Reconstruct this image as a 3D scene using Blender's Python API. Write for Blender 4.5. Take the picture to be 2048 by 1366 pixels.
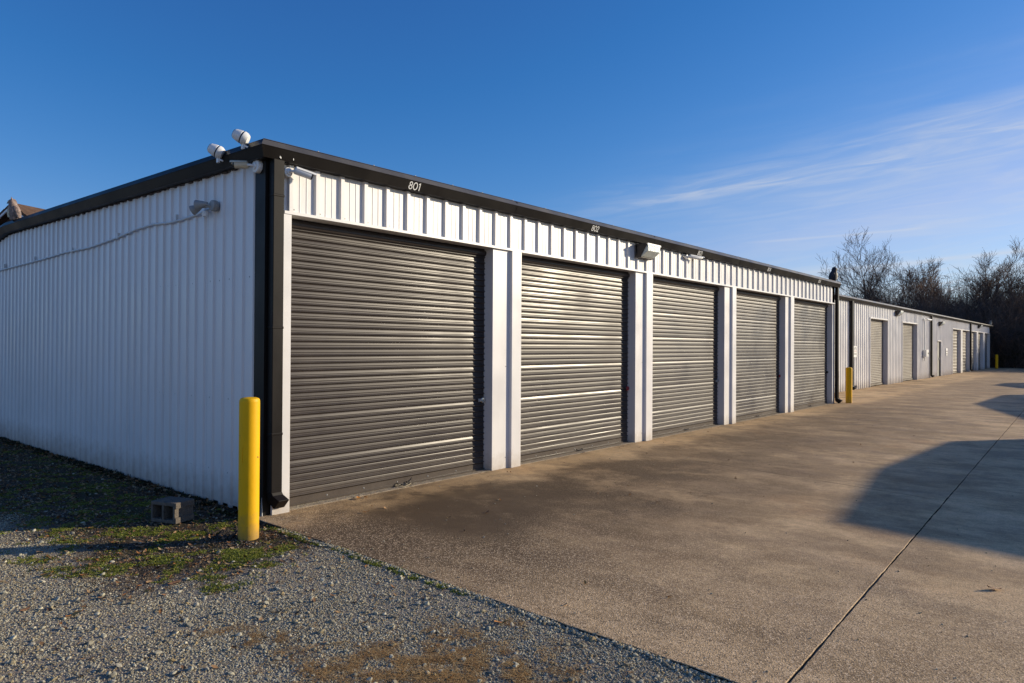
import bpy, bmesh, math, random
import numpy as np
from mathutils import Vector, Matrix, Quaternion

random.seed(7); rng = np.random.default_rng(11)
for o in list(bpy.data.objects): bpy.data.objects.remove(o)
SC = bpy.context.scene
COL = SC.collection

# ------------------------------------------------------------------ camera
YAW, PITCH, ROLL = 0.7039514, 0.0060194, 0.0058829
F = Vector((-math.sin(YAW)*math.cos(PITCH), math.cos(YAW)*math.cos(PITCH), math.sin(PITCH)))
R = Vector((math.cos(YAW), math.sin(YAW), 0)); U = R.cross(F)
R2 = R*math.cos(ROLL)+U*math.sin(ROLL); U2 = -R*math.sin(ROLL)+U*math.cos(ROLL)
cam = bpy.data.cameras.new('camera'); camo = bpy.data.objects.new('camera', cam); COL.objects.link(camo)
m = Matrix((R2, U2, -F)).transposed().to_4x4(); m.translation = Vector((6.0071, -3.52253, 1.6)); camo.matrix_world = m
cam.sensor_width = 36; cam.lens = 1406.004/2048*36; cam.clip_start = .05; cam.clip_end = 3000
SC.camera = camo

# ------------------------------------------------------------------ light
SUN_AZ = math.radians(54)      # angle from +X towards +Y
SUN_EL = math.radians(15.5)
sd = Vector((math.cos(SUN_AZ)*math.cos(SUN_EL), math.sin(SUN_AZ)*math.cos(SUN_EL), math.sin(SUN_EL)))
sl = bpy.data.lights.new('sun', 'SUN'); so = bpy.data.objects.new('sun', sl); COL.objects.link(so)
so.rotation_euler = sd.to_track_quat('Z', 'Y').to_euler(); so.location = (20, 20, 30)
sl.energy = 5.0; sl.angle = math.radians(.45); sl.color = (1, .86, .64)

W = bpy.data.worlds.new('World'); SC.world = W; W.use_nodes = True
nt = W.node_tree; nt.nodes.clear()
def N(t, tp, **kw):
    n = t.nodes.new(tp)
    for k, v in kw.items(): setattr(n, k, v)
    return n
def mathn(t, op, a, b=None, c=None, clamp=False):
    n = N(t, 'ShaderNodeMath', operation=op); n.use_clamp = clamp
    for i, v in enumerate((a, b, c)):
        if v is None: continue
        if isinstance(v, (int, float)): n.inputs[i].default_value = v
        else: t.links.new(v, n.inputs[i])
    return n.outputs[0]
sky = N(nt, 'ShaderNodeTexSky', sky_type='NISHITA'); sky.sun_disc = False
sky.sun_elevation = SUN_EL; sky.sun_rotation = math.radians(90) - SUN_AZ
sky.altitude = 100; sky.air_density = 1.0; sky.dust_density = .25; sky.ozone_density = 3.5
bg = N(nt, 'ShaderNodeBackground'); bg.inputs[1].default_value = .0805
wo = N(nt, 'ShaderNodeOutputWorld')
# thin cirrus: laid out over the real sky by azimuth (degrees clockwise from +Y) and elevation
tc = N(nt, 'ShaderNodeTexCoord'); sep = N(nt, 'ShaderNodeSeparateXYZ'); nt.links.new(tc.outputs['Generated'], sep.inputs[0])
AZ = mathn(nt, 'MULTIPLY', mathn(nt, 'ARCTAN2', sep.outputs[0], sep.outputs[1]), 57.2958)
EL = mathn(nt, 'MULTIPLY', mathn(nt, 'ARCSINE', sep.outputs[2]), 57.2958)
comb = N(nt, 'ShaderNodeCombineXYZ')
# streak coordinates: u along streak, v across
tilt = .095
vv = mathn(nt, 'SUBTRACT', EL, mathn(nt, 'MULTIPLY', AZ, tilt))
nt.links.new(mathn(nt, 'MULTIPLY', AZ, .045), comb.inputs[0]); nt.links.new(mathn(nt, 'MULTIPLY', vv, .42), comb.inputs[1])
def wnoise(scale, detail, rough, off, dist=0.0):
    mp = N(nt, 'ShaderNodeMapping'); mp.inputs['Location'].default_value = off
    nt.links.new(comb.outputs[0], mp.inputs[0])
    n = N(nt, 'ShaderNodeTexNoise'); n.inputs['Scale'].default_value = scale; n.inputs['Detail'].default_value = detail
    n.inputs['Roughness'].default_value = rough; n.inputs['Distortion'].default_value = dist
    nt.links.new(mp.outputs[0], n.inputs['Vector']); return n.outputs[0]
def ramp01(x, a, b):
    n = N(nt, 'ShaderNodeMapRange'); n.interpolation_type = 'SMOOTHSTEP'
    nt.links.new(x, n.inputs[0]); n.inputs[1].default_value = a; n.inputs[2].default_value = b
    return n.outputs[0]
nA = wnoise(2.9, 9, .54, (3.1, .4, 0), .9); nB = wnoise(.9, 4, .5, (7.3, 2.2, 0), .3)
def band(az0, el0, slope, w, az1=None, az2=None, fade=6):
    e = mathn(nt, 'ADD', mathn(nt, 'MULTIPLY', mathn(nt, 'SUBTRACT', AZ, az0), slope), el0)
    e = mathn(nt, 'ADD', e, mathn(nt, 'MULTIPLY', mathn(nt, 'SUBTRACT', nB, .5), w*2.0))
    d = mathn(nt, 'DIVIDE', mathn(nt, 'SUBTRACT', EL, e), w)
    g = mathn(nt, 'POWER', 2.718, mathn(nt, 'MULTIPLY', mathn(nt, 'MULTIPLY', d, d), -1))
    if az1 is not None: g = mathn(nt, 'MULTIPLY', g, ramp01(AZ, az1-fade, az1+fade))
    if az2 is not None: g = mathn(nt, 'MULTIPLY', g, mathn(nt, 'SUBTRACT', 1, ramp01(AZ, az2-fade, az2+fade)))
    return g
wisp = ramp01(nA, .34, .78)
c1 = mathn(nt, 'MULTIPLY', band(-20, 12.7, .125, 1.25, -33, None, 9), mathn(nt, 'ADD', mathn(nt, 'MULTIPLY', wisp, .36), .09))
c2 = mathn(nt, 'MULTIPLY', band(-6, 10.6, .10, 5.0, -22, None, 17), mathn(nt, 'ADD', mathn(nt, 'MULTIPLY', wisp, .24), .26))
c3 = mathn(nt, 'MULTIPLY', band(-15, 8.25, .035, .09, -21, -10, 2), .22)
c4 = mathn(nt, 'MULTIPLY', band(-8, 6.2, .06, .16, -18), .30)
c5 = mathn(nt, 'MULTIPLY', band(-8, 4.6, .04, 1.6, -26, None, 9), mathn(nt, 'ADD', mathn(nt, 'MULTIPLY', wisp, .40), .15))
CL = mathn(nt, 'ADD', mathn(nt, 'ADD', c1, c2), mathn(nt, 'ADD', mathn(nt, 'ADD', c3, c4), c5), clamp=True)
mix = N(nt, 'ShaderNodeMix', data_type='RGBA')
# deep polarised winter blue: per-channel contrast of the physical sky
skc = N(nt, 'ShaderNodeSeparateColor'); nt.links.new(sky.outputs[0], skc.inputs[0]); skm = N(nt, 'ShaderNodeCombineColor')
for i_, (g_, k_) in enumerate(((2.0, .51), (1.12, 1.04), (.90, 1.92))):
    q_ = mathn(nt, 'MULTIPLY', mathn(nt, 'POWER', skc.outputs[i_], g_), k_)
    if i_ == 0: q_ = mathn(nt, 'MINIMUM', q_, mathn(nt, 'MULTIPLY', skc.outputs[0], 1.25))
    if i_ == 0: q_ = mathn(nt, 'MAXIMUM', q_, mathn(nt, 'MULTIPLY', skc.outputs[0], .46))
    nt.links.new(q_, skm.inputs[i_])
nt.links.new(CL, mix.inputs[0]); nt.links.new(skm.outputs[0], mix.inputs[6])
mix.inputs[7].default_value = (7.4, 7.7, 8.3, 1)
nt.links.new(mix.outputs[2], bg.inputs[0]); nt.links.new(bg.outputs[0], wo.inputs[0])

SC.view_settings.view_transform = 'Standard'; SC.view_settings.look = 'None'
SC.view_settings.exposure = .16; SC.view_settings.gamma = 1; SC.view_settings.use_curve_mapping = False
SC.cycles.max_bounces = 6; SC.cycles.diffuse_bounces = 3; SC.cycles.glossy_bounces = 3

# ------------------------------------------------------------------ materials
SPLASH = {'white_painted_steel': (.30, .24, .18, .34, .75), 'white_trim_steel': (.36, .30, .23, .22, .7), 'yellow_paint': (.25, .17, .08, .20, .75), 'bronze_door_steel': (.16, .13, .10, .30, .45)}
def mat(name, col, rough=.5, spec=.5, metal=0.0, var=.0, vscale=3.0, bump=0.0, bscale=60.0, dirt=None, dscale=2.0, damt=.0, trans=0):
    M = bpy.data.materials.new(name); M.use_nodes = True; t = M.node_tree; b = t.nodes['Principled BSDF']
    b.inputs['Base Color'].default_value = (*col, 1); b.inputs['Roughness'].default_value = rough
    b.inputs['Specular IOR Level'].default_value = spec; b.inputs['Metallic'].default_value = metal
    if trans: b.inputs['Transmission Weight'].default_value = trans
    if var or damt or bump:
        g = N(t, 'ShaderNodeNewGeometry')
        cur = None
        if var:
            n = N(t, 'ShaderNodeTexNoise'); n.inputs['Scale'].default_value = vscale; n.inputs['Detail'].default_value = 6
            t.links.new(g.outputs['Position'], n.inputs['Vector'])
            h = N(t, 'ShaderNodeMix', data_type='RGBA')
            lo = tuple(c*(1-var) for c in col); hi = tuple(min(1, c*(1+var)) for c in col)
            mr = N(t, 'ShaderNodeMapRange'); t.links.new(n.outputs[0], mr.inputs[0]); mr.inputs[1].default_value = .3; mr.inputs[2].default_value = .7
            t.links.new(mr.outputs[0], h.inputs[0]); h.inputs[6].default_value = (*lo, 1); h.inputs[7].default_value = (*hi, 1)
            cur = h.outputs[2]
            mr2 = N(t, 'ShaderNodeMapRange'); t.links.new(n.outputs[0], mr2.inputs[0]); mr2.inputs[1].default_value = .3; mr2.inputs[2].default_value = .7
            mr2.inputs[3].default_value = max(.02, rough-.08); mr2.inputs[4].default_value = min(1, rough+.08)
            t.links.new(mr2.outputs[0], b.inputs['Roughness'])
        if damt:
            mp = N(t, 'ShaderNodeMapping'); mp.inputs['Scale'].default_value = (dscale, dscale, dscale*.25)
            t.links.new(g.outputs['Position'], mp.inputs[0])
            n = N(t, 'ShaderNodeTexNoise'); n.inputs['Detail'].default_value = 8; n.inputs['Scale'].default_value = 1; n.inputs['Roughness'].default_value = .65
            t.links.new(mp.outputs[0], n.inputs['Vector'])
            mr = N(t, 'ShaderNodeMapRange'); t.links.new(n.outputs[0], mr.inputs[0]); mr.inputs[1].default_value = .5; mr.inputs[2].default_value = .75; mr.inputs[4].default_value = damt
            h = N(t, 'ShaderNodeMix', data_type='RGBA'); t.links.new(mr.outputs[0], h.inputs[0])
            if cur: t.links.new(cur, h.inputs[6])
            else: h.inputs[6].default_value = (*col, 1)
            h.inputs[7].default_value = (*(dirt or (.2, .17, .13)), 1); cur = h.outputs[2]
        if name in SPLASH:
            r_, g_, b_, hgt, amt = SPLASH[name]
            sp_ = N(t, 'ShaderNodeSeparateXYZ'); t.links.new(g.outputs['Position'], sp_.inputs[0])
            n = N(t, 'ShaderNodeTexNoise'); n.inputs['Scale'].default_value = 9; n.inputs['Detail'].default_value = 8; n.inputs['Roughness'].default_value = .7; t.links.new(g.outputs['Position'], n.inputs['Vector'])
            zz = mathn(t, 'ADD', sp_.outputs[2], mathn(t, 'MULTIPLY', mathn(t, 'SUBTRACT', n.outputs[0], .5), -.45))
            mr = N(t, 'ShaderNodeMapRange'); t.links.new(zz, mr.inputs[0]); mr.inputs[1].default_value = hgt; mr.inputs[2].default_value = -.06; mr.inputs[4].default_value = amt
            h = N(t, 'ShaderNodeMix', data_type='RGBA'); t.links.new(mr.outputs[0], h.inputs[0]); t.links.new(cur, h.inputs[6]); h.inputs[7].default_value = (r_, g_, b_, 1); cur = h.outputs[2]
        if name == 'yellow_paint':     # small chips down to rust
            n = N(t, 'ShaderNodeTexNoise'); n.inputs['Scale'].default_value = 34; n.inputs['Detail'].default_value = 5; t.links.new(g.outputs['Position'], n.inputs['Vector'])
            mr = N(t, 'ShaderNodeMapRange'); t.links.new(n.outputs[0], mr.inputs[0]); mr.inputs[1].default_value = .70; mr.inputs[2].default_value = .72
            h = N(t, 'ShaderNodeMix', data_type='RGBA'); t.links.new(mr.outputs[0], h.inputs[0]); t.links.new(cur, h.inputs[6]); h.inputs[7].default_value = (.16, .07, .03, 1); cur = h.outputs[2]
        if cur: t.links.new(cur, b.inputs['Base Color'])
        if bump:
            n = N(t, 'ShaderNodeTexNoise'); n.inputs['Scale'].default_value = bscale; n.inputs['Detail'].default_value = 4
            t.links.new(g.outputs['Position'], n.inputs['Vector'])
            bp = N(t, 'ShaderNodeBump'); bp.inputs['Strength'].default_value = bump; bp.inputs['Distance'].default_value = .02
            t.links.new(n.outputs[0], bp.inputs['Height']); t.links.new(bp.outputs[0], b.inputs['Normal'])
    return M
WHITE = mat('white_painted_steel', (.72, .70, .685), .38, .5, var=.03, vscale=1.5, bump=.14, bscale=2.2, dirt=(.45, .42, .37), dscale=1.3, damt=.22)
TRIM = mat('white_trim_steel', (.70, .685, .675), .36, .5, var=.03, vscale=2, bump=.05, bscale=3, dirt=(.5, .46, .4), dscale=2.5, damt=.25)
BRONZE = mat('bronze_painted_steel', (.011, .0092, .0088), .44, .13, var=.12, vscale=2, bump=.03, bscale=5, dirt=(.05, .043, .038), dscale=2, damt=.30)
DRIP = mat('pale_roof_edge_steel', (.072, .067, .063), .45, .5, var=.12, vscale=3, dirt=(.16, .15, .14), dscale=2, damt=.3)  # paler than the gutter steel below it
DOORM = mat('bronze_door_steel', (.048, .039, .036), .37, .29, var=.06, vscale=1.2, dirt=(.12, .105, .095), dscale=1.5, damt=.22)
DOORT = mat('tan_door_steel', (.16, .138, .115), .45, .5, var=.05, vscale=1, dirt=(.3, .27, .23), dscale=1, damt=.3)
YEL = mat('yellow_paint', (.80, .44, .001), .55, .25, var=.05, vscale=4, bump=.10, bscale=14, dirt=(.35, .25, .05), dscale=5, damt=.30)
CAMW = mat('white_plastic', (.76, .76, .74), .4, var=.03, vscale=20)
CREAM = mat('yellowed_plastic', (.62, .55, .40), .5, var=.08, vscale=20)
BLACK = mat('black_plastic', (.02, .02, .022), .25)
GREYM = mat('grey_cast_metal', (.32, .32, .31), .55, var=.12, vscale=20)
LENSG = mat('ribbed_lens_glass', (.62, .66, .62), .22, .6, var=.10, vscale=30, bump=.3, bscale=120)
DARKM = mat('dark_bronze_casting', (.045, .036, .03), .55, var=.3, vscale=25, bump=.2, bscale=80)
CHROME = mat('chrome_lock', (.60, .62, .65), .18, metal=1.0)
REDM = mat('red_lock', (.30, .012, .02), .35)
STEEL = mat('galvanized_steel', (.42, .42, .42), .4, metal=.7, var=.1, vscale=20)
BLOCKM = mat('grey_concrete_block', (.14, .12, .10), .9, .2, var=.18, vscale=30, bump=.6, bscale=90)
NUMW = mat('white_vinyl_lettering', (.78, .78, .76), .5)
ROPE = mat('pale_rope', (.34, .29, .20), .9, .2, var=.2, vscale=90)
SHING = mat('brown_asphalt_shingle', (.115, .07, .048), .9, .2, var=.3, vscale=6, bump=.5, bscale=12)
BROWNW = mat('brown_siding', (.17, .105, .075), .8, .3, var=.15, vscale=3)
OWLM = mat('mottled_grey_brown_plastic', (.24, .18, .155), .6, .3, var=.5, vscale=28, bump=.5, bscale=60)
OWLD = mat('dark_mottled_plastic', (.035, .03, .035), .6, .3, var=.5, vscale=28, bump=.5, bscale=60)
OWLC = mat('cream_plastic', (.55, .48, .33), .6, .3, var=.3, vscale=40)
BLUEW = mat('pale_blue_tarp', (.45, .52, .6), .6, .3, var=.2, vscale=8)
SLABF = mat('floor_slab_concrete', (.33, .27, .20), .9, .2, var=.25, vscale=14, bump=.5, bscale=70)
SEAL_SHADE = mat('joint_filler_and_edge_shade', (.035, .030, .025), .9, .2, var=.4, vscale=30, bump=.5, bscale=60)
BOXM = mat('light_grey_enamel', (.66, .66, .64), .4, var=.04, vscale=5)
WALKD = mat('grey_painted_door', (.20, .20, .20), .45, var=.05, vscale=3)
SIGNW = mat('sign_white', (.72, .72, .70), .5); SIGNK = mat('sign_black_print', (.03, .03, .03), .5)
SIGNG = mat('sign_grey_print', (.25, .25, .27), .5); SIGNR = mat('sign_red_print', (.45, .05, .06), .5)
INT = mat('dim_interior_steel', (.12, .11, .10), .7)

# ------------------------------------------------------------------ mesh helpers
class MB:
    def __init__(s): s.v = []; s.f = []; s.mi = []
    def quad(s, a, b, c, d, m=0):
        i = len(s.v); s.v += [tuple(a), tuple(b), tuple(c), tuple(d)]; s.f.append((i, i+1, i+2, i+3)); s.mi.append(m)
    def poly(s, pts, m=0):
        i = len(s.v); s.v += [tuple(p) for p in pts]; s.f.append(tuple(range(i, i+len(pts)))); s.mi.append(m)
    def box(s, x0, x1, y0, y1, z0, z1, m=0, M=None):
        P = [(x0,y0,z0),(x1,y0,z0),(x1,y1,z0),(x0,y1,z0),(x0,y0,z1),(x1,y0,z1),(x1,y1,z1),(x0,y1,z1)]
        if M is not None: P = [tuple(M @ Vector(p)) for p in P]
        i = len(s.v); s.v += P
        for f in ((0,3,2,1),(4,5,6,7),(0,1,5,4),(1,2,6,5),(2,3,7,6),(3,0,4,7)):
            s.f.append(tuple(i+k for k in f)); s.mi.append(m)
    def prism(s, prof, axis, a, b, m=0, cap=True):
        """closed 2-D profile swept straight along axis ('x','y','z') from a to b"""
        def P(u, v, w): return {'x': (w, u, v), 'y': (u, w, v), 'z': (u, v, w)}[axis]
        n = len(prof); i = len(s.v)
        s.v += [P(u, v, a) for u, v in prof] + [P(u, v, b) for u, v in prof]
        for k in range(n):
            j = (k+1) % n; s.f.append((i+k, i+j, i+n+j, i+n+k)); s.mi.append(m)
        if cap:
            s.f.append(tuple(i+k for k in range(n))[::-1]); s.mi.append(m)
            s.f.append(tuple(i+n+k for k in range(n))); s.mi.append(m)
    def loft(s, rings, m=0, cap=True, closed=True):
        n = len(rings[0]); i = len(s.v)
        for r in rings: s.v += [tuple(p) for p in r]
        for q in range(len(rings)-1):
            for k in range(n if closed else n-1):
                j = (k+1) % n; a = i+q*n
                s.f.append((a+k, a+j, a+n+j, a+n+k)); s.mi.append(m)
        if cap:
            s.f.append(tuple(i+k for k in range(n))[::-1]); s.mi.append(m)
            a = i+(len(rings)-1)*n; s.f.append(tuple(a+k for k in range(n))); s.mi.append(m)
    def lathe(s, prof, M=None, n=20, m=0, sx=1.0, sy=1.0, cap=True):
        """prof: (radius, height) list about local Z, transformed by M"""
        rings = []
        for r, z in prof:
            ring = [Vector((r*sx*math.cos(2*math.pi*k/n), r*sy*math.sin(2*math.pi*k/n), z)) for k in range(n)]
            rings.append([M @ p for p in ring] if M is not None else ring)
        s.loft(rings, m, cap)
    def tube(s, pts, r, n=8, m=0, cap=True):
        pts = [Vector(p) for p in pts]; rings = []
        up = Vector((0, 0, 1)); prev = None
        for k, p in enumerate(pts):
            d = (pts[min(k+1, len(pts)-1)]-pts[max(k-1, 0)]).normalized()
            a = prev if prev is not None else (up if abs(d.z) < .9 else Vector((1, 0, 0)))
            u = (a - d*a.dot(d)).normalized(); w = d.cross(u); prev = u
            rr = r[k] if isinstance(r, (list, tuple)) else r
            rings.append([p+u*rr*math.cos(2*math.pi*q/n)+w*rr*math.sin(2*math.pi*q/n) for q in range(n)])
        s.loft(rings, m, cap)
    def mesh(s, name, mats, smooth=False):
        me = bpy.data.meshes.new(name); me.from_pydata(s.v, [], s.f)
        for mm in (mats if isinstance(mats, (list, tuple)) else [mats]): me.materials.append(mm)
        me.polygons.foreach_set('material_index', s.mi)
        bm = bmesh.new(); bm.from_mesh(me); bmesh.ops.remove_doubles(bm, verts=bm.verts, dist=1e-5)
        bmesh.ops.recalc_face_normals(bm, faces=bm.faces); bm.to_mesh(me); bm.free()
        if smooth:
            me.polygons.foreach_set('use_smooth', [True]*len(me.polygons)); me.set_sharp_from_angle(angle=math.radians(smooth if smooth is not True else 40))
        me.update(); return me
    def obj(s, name, mats, parent=None, smooth=False, bevel=0, loc=None):
        return link(name, s.mesh(name, mats, smooth), parent, bevel, loc)
def link(name, me, parent=None, bevel=0, loc=None):
    o = bpy.data.objects.new(name, me); COL.objects.link(o)
    if parent is not None: o.parent = parent
    if loc is not None: o.location = loc
    if bevel:
        b = o.modifiers.new('bevel', 'BEVEL'); b.width = bevel; b.segments = 2; b.limit_method = 'ANGLE'; b.angle_limit = math.radians(40)
    return o
def tag(o, label=None, cat=None, group=None, kind=None):
    if label: o['label'] = label
    if cat: o['category'] = cat
    if group: o['group'] = group
    if kind: o['kind'] = kind
    return o
def empty(name, loc, label, cat, group=None, rz=0):
    o = bpy.data.objects.new(name, None); COL.objects.link(o); o.location = loc; o.rotation_euler = (0, 0, rz); o.empty_display_size = .2
    return tag(o, label, cat, group)
def copy_tree(o, parent=None):
    c = o.copy(); COL.objects.link(c); c.parent = parent
    for ch in [q for q in o.children]: copy_tree(ch, c)
    return c
def aim(origin, direction, roll=0):
    """matrix whose local Z points along direction"""
    q = Vector(direction).normalized().to_track_quat('Z', 'Y')
    return Matrix.Translation(Vector(origin)) @ q.to_matrix().to_4x4() @ Matrix.Rotation(roll, 4, 'Z')

# ================================================================== GROUND
def smooth(a, b, x):
    t = np.clip((x-a)/(b-a), 0, 1); return t*t*(3-2*t)
def gz(x, y):
    """height of the unpaved ground"""
    x = np.asarray(x, float); y = np.asarray(y, float)
    z = -.042 + .030*smooth(.4, -.9, x)
    z = z + .006*np.sin(x*3.1+y*2.3)*np.cos(y*4.7-x*1.7) + .004*np.sin(x*9.1-y*7.3)
    z = z + .028*smooth(-1.9, -.15, y)*smooth(.1, .5, x)
    return z
def ground_material():
    M = bpy.data.materials.new('gravel_and_soil'); M.use_nodes = True; t = M.node_tree; b = t.nodes['Principled BSDF']
    b.inputs['Roughness'].default_value = .95; b.inputs['Specular IOR Level'].default_value = .15
    g = N(t, 'ShaderNodeNewGeometry'); s = N(t, 'ShaderNodeSeparateXYZ'); t.links.new(g.outputs['Position'], s.inputs[0])
    def noise(sc, d=6, r=.6, feat=None):
        n = N(t, 'ShaderNodeTexNoise'); n.inputs['Scale'].default_value = sc; n.inputs['Detail'].default_value = d; n.inputs['Roughness'].default_value = r
        t.links.new(g.outputs['Position'], n.inputs['Vector']); return n.outputs[0]
    def mr(x, a, b_, c=0, d=1):
        n = N(t, 'ShaderNodeMapRange'); t.links.new(x, n.inputs[0]); n.inputs[1].default_value = a; n.inputs[2].default_value = b_; n.inputs[3].default_value = c; n.inputs[4].default_value = d; return n.outputs[0]
    def mx(f, a, b_):
        n = N(t, 'ShaderNodeMix', data_type='RGBA')
        if isinstance(f, float): n.inputs[0].default_value = f
        else: t.links.new(f, n.inputs[0])
        for i, v in ((6, a), (7, b_)):
            if isinstance(v, tuple): n.inputs[i].default_value = (*v, 1)
            else: t.links.new(v, n.inputs[i])
        return n.outputs[2]
    grav = mx(mr(noise(150, 3), .35, .65), (.19, .16, .125), (.44, .38, .30))
    grav = mx(mr(noise(1.6), .45, .65, 0, .65), grav, (.25, .185, .125))
    soil = mx(mr(noise(40, 5), .35, .65), (.022, .017, .012), (.095, .070, .047))
    soil = mx(mr(noise(3.3), .5, .62, 0, .6), soil, (.045, .06, .018))
    # gravel drive in front, soil beside the wall: boundary runs along y = -1.5 left of the bollard
    edge = mathn(t, 'ADD', s.outputs[1], mathn(t, 'MULTIPLY', mathn(t, 'SUBTRACT', noise(1.5), .5), 1.1))
    dy = mr(edge, -1.85, -1.35); dx = mr(mathn(t, 'ADD', s.outputs[0], mathn(t, 'MULTIPLY', mathn(t, 'SUBTRACT', noise(1.9), .5), .8)), 1.5, .8)
    cur = mx(mathn(t, 'MULTIPLY', dy, dx), grav, soil)
    far = mr(s.outputs[1], 64, 68)
    leafy = mx(mr(noise(9, 5), .35, .65), (.05, .036, .022), (.13, .09, .055))
    cur = mx(far, cur, leafy)
    t.links.new(cur, b.inputs['Base Color'])
    bp = N(t, 'ShaderNodeBump'); bp.inputs['Strength'].default_value = .8; bp.inputs['Distance'].default_value = .012
    t.links.new(noise(90, 4), bp.inputs['Height']); t.links.new(bp.outputs[0], b.inputs['Normal'])
    return M
xs = np.concatenate([[-600, -200, -80, -40, -25, -18, -14], np.arange(-11, 7, .12), [8, 10, 14, 20, 30, 60, 150, 600]])
ys = np.concatenate([[-600, -200, -80, -30, -15, -9, -6], np.arange(-4.4, .6, .12), [2, 5, 10, 18, 30, 45, 60, 66, 70, 80, 100, 140, 250, 700]])
X, Y = np.meshgrid(xs, ys); Z = gz(X, Y)
Z = np.where((X < -16) | (X > 9) | (Y < -6) | (Y > 2), -.08, Z); 
v = np.stack([X, Y, Z], -1).reshape(-1, 3); nx = len(xs)
f = [(j*nx+i, j*nx+i+1, (j+1)*nx+i+1, (j+1)*nx+i) for j in range(len(ys)-1) for i in range(nx-1)]
me = bpy.data.meshes.new('ground'); me.from_pydata(v.tolist(), [], f); me.materials.append(ground_material())
me.polygons.foreach_set('use_smooth', [True]*len(me.polygons))
tag(link('ground', me), kind='structure')

# ------------------------------------------------------------------ concrete apron
def concrete_material():
    M = bpy.data.materials.new('weathered_concrete'); M.use_nodes = True; t = M.node_tree; b = t.nodes['Principled BSDF']
    b.inputs['Specular IOR Level'].default_value = .35
    g = N(t, 'ShaderNodeNewGeometry'); s = N(t, 'ShaderNodeSeparateXYZ'); t.links.new(g.outputs['Position'], s.inputs[0])
    def noise(sc, d=6, r=.6, off=(0, 0, 0), sx=1, sy=1):
        mp = N(t, 'ShaderNodeMapping'); mp.inputs['Location'].default_value = off; mp.inputs['Scale'].default_value = (sx, sy, 1); t.links.new(g.outputs['Position'], mp.inputs[0])
        n = N(t, 'ShaderNodeTexNoise'); n.inputs['Scale'].default_value = sc; n.inputs['Detail'].default_value = d; n.inputs['Roughness'].default_value = r
        t.links.new(mp.outputs[0], n.inputs['Vector']); return n.outputs[0]
    def mr(x, a, b_, c=0, d=1):
        n = N(t, 'ShaderNodeMapRange'); n.interpolation_type = 'SMOOTHSTEP'; t.links.new(x, n.inputs[0]); n.inputs[1].default_value = a; n.inputs[2].default_value = b_; n.inputs[3].default_value = c; n.inputs[4].default_value = d; return n.outputs[0]
    def mx(f, a, b_, bt='MIX'):
        n = N(t, 'ShaderNodeMix', data_type='RGBA', blend_type=bt)
        if isinstance(f, float): n.inputs[0].default_value = f
        else: t.links.new(f, n.inputs[0])
        for i, v in ((6, a), (7, b_)):
            if isinstance(v, tuple): n.inputs[i].default_value = (*v, 1)
            else: t.links.new(v, n.inputs[i])
        return n.outputs[2]
    mul = lambda a, b_: mathn(t, 'MULTIPLY', a, b_)
    cur = mx(mr(noise(.55, 5), .35, .65), (.30, .245, .18), (.40, .34, .265))
    cur = mx(mr(noise(1.3, 6, .68, (4, 1, 0)), .44, .62, 0, .75), cur, (.17, .138, .098))
    cur = mx(mr(noise(.35, 4, .6, (14, 11, 0)), .48, .66, 0, .5), cur, (.21, .165, .12))
    # damp, lichen-dark drip zone in front of the first doors and along the slab edge
    wob = mul(mathn(t, 'SUBTRACT', noise(.9, 5, .6, (9, 2, 0)), .5), 2.4)
    dx = mul(mr(mathn(t, 'ADD', s.outputs[0], wob), .25, .8), mr(mathn(t, 'ADD', s.outputs[0], wob), 1.6, 4.2, 1, 0))
    dyy = mathn(t, 'MULTIPLY', mr(s.outputs[1], 5, 26, 1, .45), mr(s.outputs[1], 3, 7, 1, .72))
    patch = mr(noise(1.1, 7, .68, (2, 7, 0)), .34, .56, .35, 1)
    cur = mx(mr(noise(.8, 4, .5, (21, 3, 0), 1, .7), .56, .72, 0, .45), cur, (.36, .235, .13))
    # big weather blotches over the whole drive
    cur = mx(mr(noise(.75, 8, .72, (31, 17, 0), 1, 1.3), .47, .60, 0, .60), cur, (.175, .135, .095))
    cur = mx(mr(noise(.5, 7, .7, (51, 7, 0), 1.2, 2.2), .46, .62, 0, .62), cur, (.52, .445, .345))
    cur = mx(mr(noise(2.6, 8, .75, (61, 9, 0)), .50, .66, 0, .42), cur, (.16, .125, .09))
    # trowel streaks across the drive
    cur = mx(mr(noise(1.0, 5, .6, (5, 5, 0), .7, 3.0), .52, .75, 0, .35), cur, (.46, .40, .32))
    cur = mx(mr(noise(14, 5, .7), .42, .62, 0, .28), cur, (.17, .14, .11))
    cur = mx(mathn(t, 'MULTIPLY', mul(mul(dx, dyy), patch), 1.0, clamp=True), cur, (.062, .047, .032))
    def sub(a, c): return mathn(t, 'SUBTRACT', a, c)
    ex = mathn(t, 'DIVIDE', sub(mathn(t, 'ADD', s.outputs[0], mul(wob, .35)), 1.05), 1.15); ey = mathn(t, 'DIVIDE', sub(s.outputs[1], 1.1), 1.9)
    rr = mathn(t, 'ADD', mul(ex, ex), mul(ey, ey))
    corner = mul(mr(rr, .15, 1.5, 1, 0), mr(noise(2.2, 7, .7, (3, 3, 0)), .30, .52, .45, 1))
    cur = mx(mul(corner, .9), cur, (.060, .046, .033))
    drip = mul(mul(mr(s.outputs[0], .04, .16), mr(mathn(t, 'ADD', s.outputs[0], mul(wob, .25)), .35, .85, 1, 0)), mr(noise(3, 5), .35, .6))
    cur = mx(mul(drip, .55), cur, (.42, .34, .24))
    # exposed aggregate: fine speckle, strongest near the free edge
    vo = N(t, 'ShaderNodeTexVoronoi'); vo.inputs['Scale'].default_value = 130; t.links.new(g.outputs['Position'], vo.inputs['Vector'])
    vs = N(t, 'ShaderNodeSeparateColor'); t.links.new(vo.outputs['Color'], vs.inputs[0])
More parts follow.
